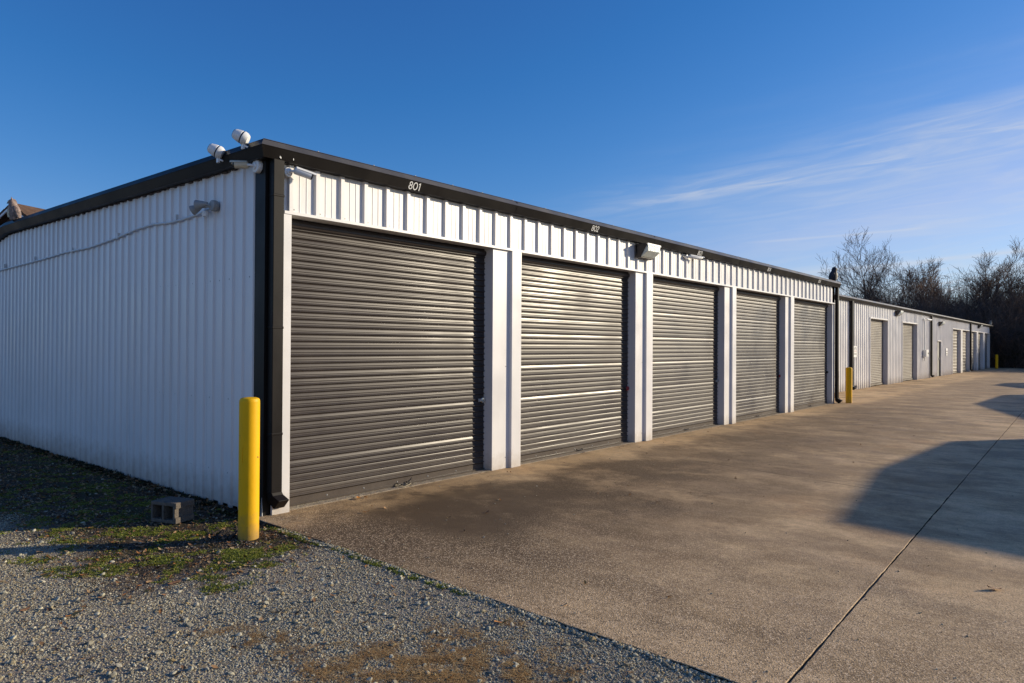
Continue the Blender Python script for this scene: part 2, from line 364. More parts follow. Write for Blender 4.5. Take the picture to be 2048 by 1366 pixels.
    near = mr(mathn(t, 'ADD', s.outputs[1], mul(mathn(t, 'SUBTRACT', noise(.8), .5), 2.5)), .3, 3.2, 1, .30)
    cur = mx(mul(mul(mr(vs.outputs[0], .66, .90, 0, .70), near), mathn(t, 'SUBTRACT', 1, mul(corner, mr(s.outputs[1], .3, .9)))), cur, (.55, .50, .45))
    cur = mx(mul(mr(vs.outputs[1], .60, .95, 0, .8), near), cur, (.07, .056, .045))
    cur = mx(1.0, cur, (1.56, 1.27, .88), 'MULTIPLY')
    t.links.new(cur, b.inputs['Base Color'])
    t.links.new(mr(noise(1.6, 5), .3, .7, .70, .9), b.inputs['Roughness'])
    bp = N(t, 'ShaderNodeBump'); bp.inputs['Strength'].default_value = .55; bp.inputs['Distance'].default_value = .006
    ad = mathn(t, 'ADD', noise(110, 4), mul(vo.outputs['Distance'], .6))
    t.links.new(ad, bp.inputs['Height']); t.links.new(bp.outputs[0], b.inputs['Normal'])
    return M
CONC = concrete_material()
apron = bpy.data.objects.new('concrete_apron', None); COL.objects.link(apron); tag(apron, kind='structure')
EDGE = lambda x: -.11-.031*x            # near free edge of the concrete
J1 = lambda y: 4.84-.027*(y+.1)         # long joint
ROWS = [None, 6.04, 11.4, 16.75, 22.3, 27.9, 33.5, 39.1, 44.7, 50.3, 55.9, 61.5, 67.0]
SK = lambda k, x: EDGE(x) if k == 0 else ROWS[k]-(.205+.006*min(k, 9))*x
def colx(c, y): return [ -.01, J1(y), J1(y)+5.2, 16.0][c]
for k in range(len(ROWS)-1):
    for c in range(3):
        pts = []
        for (cc, kk, sx, sy) in ((c, k, 1, 1), (c+1, k, -1, 1), (c+1, k+1, -1, -1), (c, k+1, 1, -1)):
            y = SK(kk, 0); x = colx(cc, y)
            y = SK(kk, x); x = colx(cc, y)
            if cc == 0: x = -.01 if k < 3 else -1.50
            if cc == 0 and k >= 3: y = SK(kk, x)
            g_ = .0048 if cc in (1, 2) else .0
            h_ = .0018 if kk > 0 else 0
            pts.append((x+sx*g_, y+sy*h_))
        if k == 2 and c == 0: pass
        mb = MB()
        bev = .0045 if k == 0 else .0015
        cx_ = sum(p[0] for p in pts)/4; cy_ = sum(p[1] for p in pts)/4
        def ins(p, d): 
            q = Vector((p[0]-cx_, p[1]-cy_)); return (p[0]-d*max(-1, min(1, q.x/1.0)), p[1]-d*max(-1, min(1, q.y/1.0)))
        dense = []
        for e_ in range(4):
            a_, b_ = pts[e_], pts[(e_+1) % 4]; L_e = math.hypot(b_[0]-a_[0], b_[1]-a_[1]); near_ = k < 3
            st = max(1, int(L_e/(.05 if near_ else .4)))
            amp = (.0032 if (k == 0 and e_ == 0) else .0017) if near_ else .002
            ex, ey = (b_[0]-a_[0])/L_e, (b_[1]-a_[1])/L_e; run_ = 0
            for q in range(st):
                f_ = q/st; run_ = run_*.6+random.gauss(0, amp)*.8; j = run_ if q else 0
                dense.append((a_[0]+(b_[0]-a_[0])*f_-ey*j, a_[1]+(b_[1]-a_[1])*f_+ex*j))
        pts = dense
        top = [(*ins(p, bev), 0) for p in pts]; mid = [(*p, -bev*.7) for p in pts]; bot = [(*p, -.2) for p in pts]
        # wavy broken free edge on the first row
        mb.loft([bot, mid], 1, cap=False); mb.loft([mid, top], 0, cap=False); mb.poly(top)  # side faces coloured dark: shade of the slab edge put into the colour
        o = mb.obj('slab', [CONC, SEAL_SHADE], apron)
# a strip of slab that wraps the recess between the two buildings
mb = MB(); mb.poly([(-1.5, 18.2, -.004), (-.012, 18.0, -.004), (-.012, 17.0, -.004), (-.2, 17.0, -.004), (-.2, 17.95, -.004), (-1.5, 17.95, -.004)])
mb.obj('slab', CONC, apron)
mb = MB(); mb.quad((-1.45, .02, -.022), (15.9, -.45, -.022), (14, 64, -.022), (-1.45, 67, -.022)); mb.obj('joint_filler', SEAL_SHADE, apron)

# ================================================================== BUILDINGS
def panel_profile(n, p, h=.030, run=.013, top=.045, minor=.0035):
    """(s, out) open profile of n ribs with pitch p, flat pan first"""
    pr = []
    for k in range(n):
        a = k*p
        rb = a + p*.10
        pr += [(a, 0), (rb, 0), (rb+run, h), (rb+run+top, h), (rb+2*run+top, 0)]
        rest0 = rb+2*run+top; rest = p - (rest0-a) + p*.10
        for q in (1/3, 2/3):
            c = rest0 + rest*q
            if c+.012 < a+p-.001: pr += [(c-.010, 0), (c-.005, minor), (c+.005, minor), (c+.010, 0)]
    pr.append((n*p, 0)); return pr
def sheet_panel(name, prof, z0, z1, fn, parent, m, zfn=None):
    """fn(s, out, z) -> world point"""
    mb = MB()
    lo = [fn(s, o, z0) for s, o in prof]; hi = [fn(s, o, (zfn(s) if zfn else z1)) for s, o in prof]
    mb.loft([lo, hi], cap=False, closed=False)
    return mb.obj(name, m, parent)
GUT = [(-.05, 3.492), (.100, 3.487), (.140, 3.422), (.136, 3.414), (.098, 3.322), (.0, 3.320), (-.05, 3.320)]

def number_mesh(txt, h):
    """geometric sans digits as flat ribbons with a hair of thickness, in local (u, v)"""
    w = h*.125; polys = []; u0 = 0
    def ring(cx, cy, rx, ry, n=28, a0=0, a1=2*math.pi, wid=w):
        for k in range(n):
            a = a0+(a1-a0)*k/n; b = a0+(a1-a0)*(k+1)/n
            P = lambda t, s: (cx+(rx+s)*math.cos(t), cy+(ry+s)*math.sin(t))
            polys.append([P(a, -wid/2), P(a, wid/2), P(b, wid/2), P(b, -wid/2)])
    def line(x0, y0, x1, y1, wid=w):
        d = math.hypot(x1-x0, y1-y0); nx, ny = -(y1-y0)/d*wid/2, (x1-x0)/d*wid/2
        polys.append([(x0+nx, y0+ny), (x0-nx, y0-ny), (x1-nx, y1-ny), (x1+nx, y1+ny)])
    for ch in txt:
        if ch == '8':
            ring(u0+h*.27, h*.74, h*.185, h*.20); ring(u0+h*.27, h*.28, h*.235, h*.235); u0 += h*.66
        elif ch == '0':
            ring(u0+h*.34, h*.5, h*.30, h*.45); u0 += h*.78
        elif ch == '1':
            line(u0+h*.05, h*.80, u0+h*.24, h*.955); line(u0+h*.24, 0, u0+h*.24, h*1.0); u0 += h*.42
        elif ch == '2':
            ring(u0+h*.26, h*.72, h*.215, h*.235, 16, math.pi, -.75); line(u0+h*.43, h*.57, u0+h*.05, h*.05); line(u0+h*.02, h*.05, u0+h*.52, h*.05); u0 += h*.6
        elif ch == '3':
            ring(u0+h*.22, h*.74, h*.18, h*.205, 18, math.pi*.95, -math.pi*.5); ring(u0+h*.22, h*.285, h*.23, h*.235, 18, math.pi*.5, -math.pi*.95); u0 += h*.58
        elif ch == '4':
            line(u0+h*.40, 0, u0+h*.40, h); line(u0+h*.40, h*.96, u0+h*.05, h*.25); line(u0+h*.03, h*.25, u0+h*.56, h*.25); u0 += h*.66
        elif ch == '5':
            line(u0+h*.12, h*.95, u0+h*.44, h*.95); line(u0+h*.12, h*.95, u0+h*.08, h*.55); ring(u0+h*.22, h*.31, h*.25, h*.265, 20, math.pi*.62, -math.pi*.9); u0 += h*.6
    return polys, u0

def slat_mesh(kind):
    """one corrugation of a rolling steel curtain, 1 m long along local Y, out = local +X"""
    H = .0732
    if kind == 'plain':
        pr = [(0, H), (.003, .066), (.0055, .048), (.0005, .0445), (.0005, .0425), (.006, .0385), (.007, .0285), (.0175, .0235), (.0205, .0190), (.0205, .0155), (.006, .0060), (0, 0)]
    else:   # lap seam between two rolled sheets
        pr = [(0, H), (.004, .066), (.0085, .048), (.0095, .043), (.001, .040), (.006, .0365), (.007, .0285), (.0175, .0235), (.0205, .0190), (.0205, .0155), (.006, .0060), (0, 0)]
    mb = MB()
    back = [(x-.003, z) for x, z in pr][::-1]
    mb.prism(pr+back, 'y', 0, 1)
    return mb.mesh('slat_'+kind, DOORM)
SLAT = {k: slat_mesh(k) for k in ('plain', 'lap')}
SLATH = .0732

def latch(parent, x, y, z, m):
    mb = MB(); mb.box(x-.004, x+.012, y-.10, y-.035, z-.020, z+.020); mb.box(x+.012, x+.018, y-.085, y-.01, z-.012, z+.012)
    return mb.obj('slide_latch', m, parent, bevel=.002)

def downspout(parent, x, y0, y1, ztop, zbot=.16, dirx=.06, w=.088, kick=(.14, .05)):
    mb = MB(); x0 = x; x1 = x+w; r = .012
    def sec(dx, dy, z, tiltx=0):
        P = []
        for (a, b) in ((x0, y0), (x1, y0), (x1, y1), (x0, y1)):
            P.append((a+dx, b+dy, z))
        return P
    top = sec(0, 0, ztop); s1 = sec(0, 0, zbot+.06)
    # elbow: outlet tilted away from the wall
    c = Vector(((x0+x1)/2, (y0+y1)/2, zbot+.03)); kx, ky = kick
    L = math.hypot(kx, ky)
    def off(z_in, z_out, t):
        return [(x0+kx*t, y0+ky*t, z_in), (x1+kx*t, y0+ky*t, z_out), (x1+kx*t, y1+ky*t, z_out), (x0+kx*t, y1+ky*t, z_in)]
    rings = [top, s1, off(zbot-.03, zbot+.035, .12), off(zbot-.10, zbot-.015, .75)]
    mb.loft(rings, cap=True)
    for z in (ztop-.35, (ztop+zbot)*.5, .75):
        mb.box(x0-.002, x1+.003, y0-.004, y1+.004, z, z+.025)
    return mb.obj('downspout', BRONZE, parent, bevel=.006)

def pull(parent, x, y, k):
    mb = MB(); mb.tube([(x+.006, y-.07, .035), (x+.03, y-.07, .03), (x+.045, y-.02, .022), (x+.045, y+.03, .022), (x+.03, y+.07, .03), (x+.006, y+.07, .035)], .006, 6)
    return mb.obj('lift_handle', BLACK, parent, smooth=True)

# ---------------- building one: five 3 m doors, units 801-805
B1 = empty('storage_building', (0, 0, 0), 'white ribbed steel storage building with five dark roll-up doors numbered 801 to 805', 'building')
HEAD = 2.845
DOORS = [(.216, 3.168), (3.690, 6.725), (7.229, 10.278), (10.774, 13.834), (14.331, 17.655)]
REC = .165
# long left wall
LW = 15.4
prof = panel_profile(5, .195, .019, .016, .052, .0)
prof = []
for k in range(5):
    a = k*.195; prof += [(a, 0), (a+.035, 0), (a+.050, .019), (a+.100, .019), (a+.115, 0)]
prof.append((.975, 0))
def ztop(x): return 3.318 + (.10*(-x)/7.93*.9 if x > -7.93 else .09-.10*(-x-7.93))
npan = 16
for k in range(npan):
    x0 = -.165-k*.975
    sheet_panel('wall_panel', prof, -.06, 3.318, lambda s, o, z, x0=x0, k=k: (x0-s, -o-.0008*(k % 2), z), B1, WHITE, zfn=lambda s, x0=x0: ztop(x0-s)-.0)
# screws of the left wall: rows of small hex heads
def screws(pts, nrm, parent, r=.0065):
    mb = MB()
    for p in pts:
        mb.lathe([(r*1.5, 0), (r*1.5, .001), (r, .0015), (r*.9, .005)], aim(p, nrm), n=6)
    return tag(mb.obj('screw_head', GREYM, parent), kind='stuff')
screws([(-.165-.195*k-.135, -.001, z+random.uniform(-.006, .006)) for k in range(0, 76) for z in (.32, 1.05, 2.25) if (k % 2 == 0 or z == 2.25 and k % 3 == 0)], (0, -1, 0), B1)
# dark corner trim, bent round the corner
mb = MB(); mb.prism([(-.172, -.024), (.006, -.024), (.006, .14), (.002, .14), (.002, -.0195), (-.172, -.0195)], 'z', -.02, 3.32); mb.obj('corner_trim', BRONZE, B1)
mb = MB(); mb.loft([[(-.035, -.030, -.02), (.012, -.034, -.02), (.012, -.026, -.02), (-.035, -.025, -.02)], [(-.012, -.027, .17), (-.006, -.027, .17), (-.006, -.025, .17), (-.012, -.025, .17)]]); mb.obj('bent_trim_flap', STEEL, B1)
# first jamb cover
def cover(y0, ystep, yproud, y1, parent, X=0.0, rec=REC, head=HEAD, name='column_cover', zb=0.0, proud=.045):
    if ystep is None: pr = [(X-rec, y0), (X, y0), (X, y1), (X-rec, y1)]
    else: pr = [(X-rec, y0), (X, y0), (X, ystep), (X+proud, yproud), (X+proud, y1), (X-rec, y1)]
    mb = MB(); mb.prism(pr, 'z', zb, head-.002)
    return mb.obj(name, TRIM, parent, bevel=.003)
mb = MB(); mb.prism([(-REC, .142), (.012, .142), (.012, .05), (.040, .05), (.040, .235), (-REC, .235)], 'z', -.012, HEAD-.004); mb.obj('jamb_cover', TRIM, B1, bevel=.003)
for a in [(3.168, 3.493, 3.498, 3.690), (6.725, 7.011, 7.014, 7.229), (10.278, 10.577, 10.580, 10.774), (13.834, 14.095, 14.10, 14.331)]:
    c = cover(*a, B1)
    screws([(.0005, a[1]-.06, z) for z in (.14, 1.33)], (1, 0, 0), B1, .006)
mb = MB(); mb.prism([(-REC, 17.655), (0, 17.655), (0, 17.80), (-REC, 17.80)], 'z', 0, HEAD-.002); mb.obj('jamb_cover', TRIM, B1, bevel=.003)
# header: ribbed panels + bottom trim
hp = panel_profile(3, .296, .030, .012, .043, .004)
y = .172; k = 0
while y < 17.75:
    n = 3 if y+.888 <= 17.8 else max(1, int((17.8-y)/.296))
    sheet_panel('header_panel', panel_profile(n, .296, .030, .012, .043, .004), HEAD+.03, 3.318, lambda s, o, z, y=y, k=k: (.004+o+.0006*(k % 2), y+s, z), B1, WHITE)
    y += .296*n; k += 1
    if n < 3: break
screws([(.0095, .172+.296*k+.296*.36, HEAD+.055+random.uniform(-.004, .004)) for k in range(59)], (1, 0, 0), B1, .0055)
mb = MB(); mb.prism([(-REC, HEAD), (.038, HEAD), (.038, HEAD+.030), (-REC, HEAD+.030)], 'y', .16, 17.80); mb.obj('header_trim', TRIM, B1, bevel=.002)
# doors
dent_done = False
LATCHM = [STEEL, BLACK, STEEL, BLACK, BLACK]
for i, (a, b) in enumerate(DOORS):
    a2, b2 = a-.03, b+.0
    XD = -REC+.012
    mb = MB()
    mb.box(XD-.004, XD+.008, a2, b2, .012, .085); mb.box(XD+.008, XD+.028, a2, b2, .012, .024)   # bottom bar
    mb.box(XD-.02, XD-.006, a2-.02, b2+.02, .0, HEAD)                                             # guides plane behind curtain
    mb.tube([(XD+.000, a2, HEAD-.055), (XD+.000, b2, HEAD-.055)], .040, 14)
    d = mb.obj('roll_up_door', [DOORM], B1, smooth=35)
    d['label'] = ['first and widest-looking door, unit 801, nearest the yellow bollard', 'door of unit 802, red lock', 'door of unit 803', 'door of unit 804, red lock', 'last door, unit 805'][i]
    z = .085; k = 0
    while z < HEAD-.05:
        me = SLAT['lap' if k % 6 == 4 else 'plain']
        o = link('slat', me, d, loc=(XD+random.uniform(-.0006, .0006), a2, z)); o.scale = (1, b2-a2, 1)
        o.rotation_euler = (0, math.radians(max(-3.2, min(3.2, random.gauss(0, 1.5)))), 0)
        z += SLATH; k += 1
    latch(d, XD+.018, b-.02, .90, LATCHM[i])
    pull(d, XD+.01, a+(b-a)*(.53), i)
    screws([(XD+.0085, a+.10+q*.47, .05) for q in range(int((b-a)/.47))], (1, 0, 0), d, .006)
# floor sill strip under the doors
mb = MB(); mb.box(-1.4, -.012, .0, 17.8, -.25, .006); fs = mb.obj('floor_slab', SLABF, B1)
# gutter and rake trim (same profile, mitred at the corner), roof
mb = MB(); mb.loft([[(o, -o, z) for o, z in GUT], [(o, 18.02, z) for o, z in GUT]]); gut = mb.obj('gutter', BRONZE, B1)
mb = MB(); mb.loft([[(.096, -.096, 3.492), (.1435, -.1435, 3.4235), (.1405, -.1405, 3.4225), (.09, -.09, 3.486)], [(.096, 18.03, 3.492), (.1435, 18.03, 3.4235), (.1405, 18.03, 3.4225), (.09, 18.03, 3.486)]]); mb.obj('drip_edge', DRIP, B1)
def rk(x): return (.10*(-x)/7.93) if x > -7.93 else .10-.10*(-x-7.93)
rings = [[(o, -o, z) for o, z in GUT]]
for x in (-4.0, -7.93, -8.4, -12, -15.9): rings.append([(x, -o, z+rk(x)) for o, z in GUT])
mb = MB(); mb.loft(rings); mb.obj('rake_trim', BRONZE, B1)
# ragged closure strip between soffit and wall top
mb = MB()
x = -.18
while x > -15.6:
    w = random.uniform(.03, .10); mb.box(x-w, x, -.024, -.001, ztop(x)-.004-random.uniform(0, .010), ztop(x)+.003); x -= w+random.uniform(.0, .09)
tag(mb.obj('foam_closure', mat('crumbling_foam_closure', (.10, .08, .075), .9, var=.4, vscale=30), B1), kind='stuff')
mb = MB(); mb.poly([(-.05, -.05, 3.488), (-.05, 17.95, 3.488), (-7.93, 17.95, 3.588), (-7.93, -.05, 3.588)]); mb.poly([(-7.93, -.05, 3.588), (-7.93, 17.95, 3.588), (-15.9, 17.95, 2.79), (-15.9, -.05, 2.79)]); mb.obj('roof', BRONZE, B1)
mb = MB(); mb.box(-15.7, -15.66, 0, 17.8, 0, 2.7); mb.box(-15.7, -.2, 17.76, 17.8, 0, 3.3); mb.obj('back_wall', WHITE, B1)
mb = MB(); mb.box(.0, .006, 17.80, 17.84, 0, 3.32); mb.box(-.3, .0, 17.81, 17.84, 0, 3.32); mb.obj('end_trim', BRONZE, B1)
for (yy, tx) in ((1.643, '801'), (5.245, '802'), (8.80, '803'), (12.35, '804'), (16.0, '805')):
    polys, wdt = number_mesh(tx, .086)
    A = Vector((.0990, 0, 3.3245)); Bv = Vector((.1360, 0, 3.414)); up = (Bv-A).normalized(); nrm = Vector((up.z, 0, -up.x))
    mb = MB(); 
    for pl in polys:
        pts = [A + up*(v+.006) + nrm*.0016 + Vector((0, yy+u*1.08, 0)) for u, v in pl]
        mb.poly(pts)
    mb.obj('unit_number', NUMW, gut)
# gutter seams + small clips on the upper edge
mb = MB()
for yy in (3.5, 7.15, 10.8, 14.4): mb.loft([[(o+.003*(1 if o > 0 else 0), yy-.02, z-.002) for o, z in GUT[1:5]], [(o+.003, yy+.02, z-.002) for o, z in GUT[1:5]]], cap=False, closed=False)
mb.obj('gutter_joint', BRONZE, gut)
mb = MB()
for q in range(30):
    yy = .5+q*.6+random.uniform(-.1, .1); mb.box(.04, .09, yy, yy+.012, 3.486, 3.500)
tag(mb.obj('roof_clip', GREYM, B1), kind='stuff')
# drips and scratches of caulk near the gutter corner
mb = MB()
for (yy, zz, dz) in ((.06, 3.34, .05), (.07, 3.335, .02), (.20, 3.345, .035)):
    t_ = (zz-3.322)/.092; x_ = .0995+.037*t_; mb.box(x_+.0, x_+.006, yy, yy+.006, zz, zz+dz)
mb.obj('caulk_smear', NUMW, gut)
downspout(B1, .012, .006, .118, 3.33, .16, kick=(.075, .06))
downspout(B1, .010, 17.845, 17.96, 3.33, .10, kick=(.13, .05))

# ---------------- building two: the long rear range, set back
X2 = -1.397
B2 = empty('storage_building', (0, 0, 0), 'long white ribbed storage building set back beyond the five numbered doors', 'building')
H2 = 2.80
O1 = [(27.65, 30.56), (33.49, 36.75)]; WD = (42.31, 43.39); O2 = [(47.4, 50.44), (51.18, 54.12), (54.75, 57.68), (58.45, 61.13), (62.07, 65.04)]
def wall2(ya, yb, z0, z1):
    y = ya; q = 0
    while y < yb-.02:
        n = min(3, max(1, int(math.ceil((yb-y)/.296-.05)))); sc = 1.0
        if y+n*.296 > yb: sc = (yb-y)/(n*.296)
        sheet_panel('wall_panel' if z0 < 1 else 'header_panel', panel_profile(n, .296, .022, .012, .060, .004), z0, z1, lambda s, o, z, y=y, sc=sc, q=q: (X2+o+.0006*(q % 2), y+s*sc, z), B2, WHITE)
        y += n*.296*sc; q += 1
wall2(18.2, 27.62, -.01, 3.335); wall2(30.59, 33.46, -.01, 3.335); wall2(36.78, 42.28, -.01, 3.335); wall2(43.42, 47.37, -.01, 3.335)
wall2(27.62, 30.59, H2+.06, 3.335); wall2(33.46, 36.78, H2+.06, 3.335); wall2(42.28, 43.42, 2.05, 3.335); wall2(47.37, 65.1, H2+.06, 3.335)
def opening2(ya, yb, top, rec, first=True):
    mb = MB(); mb.prism([(X2-rec, top), (X2+.040, top), (X2+.040, top+.055), (X2-rec, top+.055)], 'y', ya-.05, yb+.05); mb.obj('header_trim', TRIM, B2)
for a, b in O1:
    opening2(a, b, H2, .16)
    for (u, v) in ((a-.045, a), (b, b+.045)):
        mb = MB(); mb.box(X2-.16, X2+.038, u, v, 0, H2-.002); mb.obj('jamb_cover', TRIM, B2)
opening2(WD[0], WD[1], 1.99, .10)
mb = MB(); mb.prism([(X2-.16, H2), (X2+.040, H2), (X2+.040, H2+.055), (X2-.16, H2+.055)], 'y', 47.33, 65.12); mb.obj('header_trim', TRIM, B2)
for (u, v) in ((47.34, 47.4), (50.44, 51.18), (54.12, 54.75), (57.68, 58.45), (61.13, 62.07), (65.04, 65.12)):
    mb = MB(); mb.box(X2-.16, X2+.038, u, v, 0, H2-.002); mb.obj('column_cover', TRIM, B2)
for i, (a, b) in enumerate(O1+O2):
    tan = i in (4, 5)
    hs = .0732 if i in (0, 1) else .20
    nsl = int((H2-.08)/hs); pr = [(0, .08)]
    for k in range(nsl):
        z = .08+k*hs
        pr += [(0, z+.05*hs), (.018, z+.28*hs), (.018, z+.40*hs), (.002, z+.55*hs), (.004, z+.92*hs)]
    pr += [(0, H2+.03), (-.004, H2+.03), (-.004, .02), (.03, .02), (.03, .08)]
    mb = MB(); mb.prism([(X2-.16+x, z) for x, z in pr], 'y', a, b)
    d = mb.obj('roll_up_door', DOORT, B2)
    pull(d, X2-.16, (a+b)/2, i); latch(d, X2-.14, b-.03, .9, STEEL)
mb = MB(); mb.box(X2-.10, X2-.06, WD[0], WD[1], .01, 1.99); wd = mb.obj('walk_door', WALKD, B2)
mb = MB(); mb.box(X2-.06, X2-.02, WD[1]-.16, WD[1]-.10, .95, 1.05); mb.obj('door_handle', STEEL, wd)
GUT2 = [(o, z+.012) for o, z in GUT]
mb = MB(); mb.loft([[(X2+o, 18.1, z) for o, z in GUT2], [(X2+o, 66.4, z) for o, z in GUT2]]); mb.obj('gutter', BRONZE, B2)
mb = MB(); mb.loft([[(X2+o, 18.1, z+.012) for o, z in ((.096, 3.492), (.1435, 3.4235), (.1405, 3.4225), (.09, 3.486))], [(X2+o, 66.42, z+.012) for o, z in ((.096, 3.492), (.1435, 3.4235), (.1405, 3.4225), (.09, 3.486))]]); mb.obj('drip_edge', DRIP, B2)
mb = MB(); mb.poly([(X2-.05, 18.1, 3.50), (X2-.05, 66.3, 3.50), (X2-7.5, 66.3, 3.6), (X2-7.5, 18.1, 3.6)]); mb.poly([(X2-7.5, 18.1, 3.60), (X2-7.5, 66.3, 3.60), (X2-14, 66.3, 3.0), (X2-14, 18.1, 3.0)]); mb.obj('roof', BRONZE, B2)
mb = MB(); mb.box(X2-13.9, X2-.02, 65.14, 65.18, 0, 3.2); mb.box(X2-13.9, X2-13.86, 18.2, 65.1, 0, 2.9); mb.box(X2-13.9, X2-.02, 18.12, 18.16, 0, 3.2); mb.box(X2-.5, X2-.30, 18.2, 65.1, 0, 3.2); mb.obj('back_wall', WHITE, B2)
for (y0, k_) in ((24.62, 1), (40.05, 1), (54.25, 1)):
    downspout(B2, X2+.045, y0, y0+.115*(1.6 if y0 > 30 else 1.6), 3.35, .12, w=.09, kick=(.13, .06))

# ================================================================== FIXTURES ON THE BUILDINGS
def spout_end(): pass
def ring_cam(loc, axis, label):
    t = empty('dome_camera', loc, label, 'security camera', 'white turret cameras on the roof corner'); t.scale = (.92, .92, .92)
    M = aim((0, 0, 0), axis)
    mb = MB(); mb.lathe([(.030, -.058), (.050, -.055), (.066, -.030), (.070, -.004), (.066, .0)], M, 28); mb.obj('mounting_cup', CAMW, t, smooth=True)
    mb = MB(); mb.lathe([(.062, .0), (.066, .003), (.066, .010), (.062, .012)], M, 28); mb.obj('seam_ring', BLACK, t)
    mb = MB(); mb.lathe([(.062, .012), (.066, .018), (.062, .045), (.052, .082), (.050, .088), (.044, .092), (.042, .096)], M, 28); mb.obj('housing', CAMW, t, smooth=True)
    mb = MB(); mb.lathe([(.0415, .0962), (.040, .100), (.015, .103)], M, 24); mb.obj('lens', BLACK, t, smooth=True)
    mb = MB(); mb.box(-.022, .022, -.010, .012, -.115, -.055); mb.tube([(0, 0, -.06), (.02, .01, -.085), (.05, .03, -.10)], .010, 8); mb.obj('bracket', CAMW, t, bevel=.004)
    return t
axd = (-.58, -.70, .44)
ring_cam((-.15, -.165, 3.525), axd, 'white turret camera on the roof edge nearest the building corner')
ring_cam((-.62, -.165, 3.475), axd, 'white turret camera on the roof edge, further left from the corner')

def bullet_cam(loc, base_n, arm, body_dir, label, body_mat, Lb=.15, rb=.034, base_r=.058, group=None):
    t = empty('bullet_camera', loc, label, 'security camera', group)
    mb = MB(); mb.lathe([(base_r, 0), (base_r, .034), (base_r*.93, .042), (base_r*.5, .046), (base_r*.5, .055)], aim((0, 0, 0), base_n), 26); mb.obj('junction_base', CAMW, t, smooth=True)
    n = Vector(base_n).normalized(); e = Vector(arm)
    mb = MB(); mb.tube([n*.045, n*.06+e*.3, e], .013, 10); mb.obj('bracket_arm', CAMW, t, smooth=True)
    bd = Vector(body_dir).normalized(); M = aim(e-bd*.015, bd)
    mb = MB(); mb.lathe([(rb*.8, 0), (rb, .01), (rb, Lb*.82), (rb*1.02, Lb*.84)], M, 22); b_ = mb.obj('housing', body_mat, t, smooth=True)
    mb = MB(); mb.lathe([(rb*1.0, Lb*.845), (rb*1.0, Lb*.90), (rb*.85, Lb*.93)], M, 22); mb.obj('lens_face', BLACK, t, smooth=True)
    # sunshield: curved sheet over the top
    side = bd.cross(Vector((0, 0, 1))).normalized(); upv = side.cross(bd)
    rows = []
    for q in range(9):
        a = math.radians(-70+q*17.5+0); pt = side*math.sin(a)*(rb+.006)+upv*math.cos(a)*(rb+.006)
        rows.append(pt)
    s0 = e-bd*.005; s1 = e+bd*(Lb*1.0)
    outer0 = [s0+r_ for r_ in rows]; outer1 = [s1+r_ for r_ in rows]; inn0 = [s0+r_*.93 for r_ in rows][::-1]; inn1 = [s1+r_*.93 for r_ in rows][::-1]
    mb = MB(); mb.loft([outer0+inn0, outer1+inn1]); mb.obj('sun_shield', body_mat, t, smooth=True)
    return t
bullet_cam((-.105, -.024, 3.275), (0, -1, 0), (-.075, -.085, .012), (-.62, -.78, -.03), 'yellowed bullet camera on round base under the eave, dark corner trim of the shaded wall', CREAM, .145, .034, .064)
bullet_cam((.035, .175, 3.235), (1, 0, 0), (.085, .05, .015), (.30, .93, -.22), 'white bullet camera above the left end of door 801', CAMW, .19, .036, .046)
bullet_cam((.035, 8.45, 3.262), (1, 0, 0), (.06, .06, .01), (.20, .97, -.03), 'small white bullet camera under the number 803', CAMW, .40, .034, .040)
bullet_cam((X2+.03, 38.3, 3.10), (1, 0, 0), (.10, .25, .02), (.3, .95, -.1), 'small bullet camera on the rear building above the grey box', CAMW, .50, .05, .06)

def wall_pack(loc, w, label, s=1.0, group='wall pack lights'):
    t = empty('wall_pack_light', loc, label, 'wall light', group)
    h = .225*s; d = .20*s
    # side profile (x out, z): sloping shade on top, lens below and in front
    mb = MB(); mb.prism([(0, -h*.5), (.075*s, -h*.5), (d*.98, h*.34), (d, h*.5), (0, h*.5)], 'y', 0, w*.055); mb.prism([(0, -h*.5), (.075*s, -h*.5), (d*.98, h*.34), (d, h*.5), (0, h*.5)], 'y', w*.945, w)
    mb.prism([(0, h*.40), (d*.98, h*.40), (d, h*.5), (0, h*.5)], 'y', w*.05, w*.95); mb.box(0, .03*s, .0, w, -h*.5, h*.4); mb.prism([(0, -h*.5), (.09*s, -h*.5), (.09*s, -h*.44), (0, -h*.44)], 'y', w*.05, w*.95)
    mb.obj('housing', DARKM, t, bevel=.004)
    mb = MB(); mb.prism([(.028*s, -h*.42), (.10*s, -h*.42), (.215*s, -h*.05), (.222*s, h*.36), (.028*s, h*.39)], 'y', w*.06, w*.94); mb.obj('lens', LENSG, t, bevel=.006)
    mb = MB(); mb.box(.215*s, .224*s, w*.02, w*.98, h*.37, h*.50); mb.obj('lens_frame', CAMW, t)
    return t
wall_pack((.034, 6.66, 3.185), .46, 'large dark wall pack light with ribbed glass above the column between doors 802 and 803')
wall_pack((X2+.03, 32.0, 3.18), .55, 'wall pack light on the rear building, left of its second door', 1.0)
wall_pack((X2+.03, 42.6, 3.00), .60, 'wall pack light over the narrow walk door of the rear building', 1.0)
wall_pack((X2+.03, 58.3, 3.22), .60, 'furthest wall pack light on the rear building, above its last doors', 1.0)

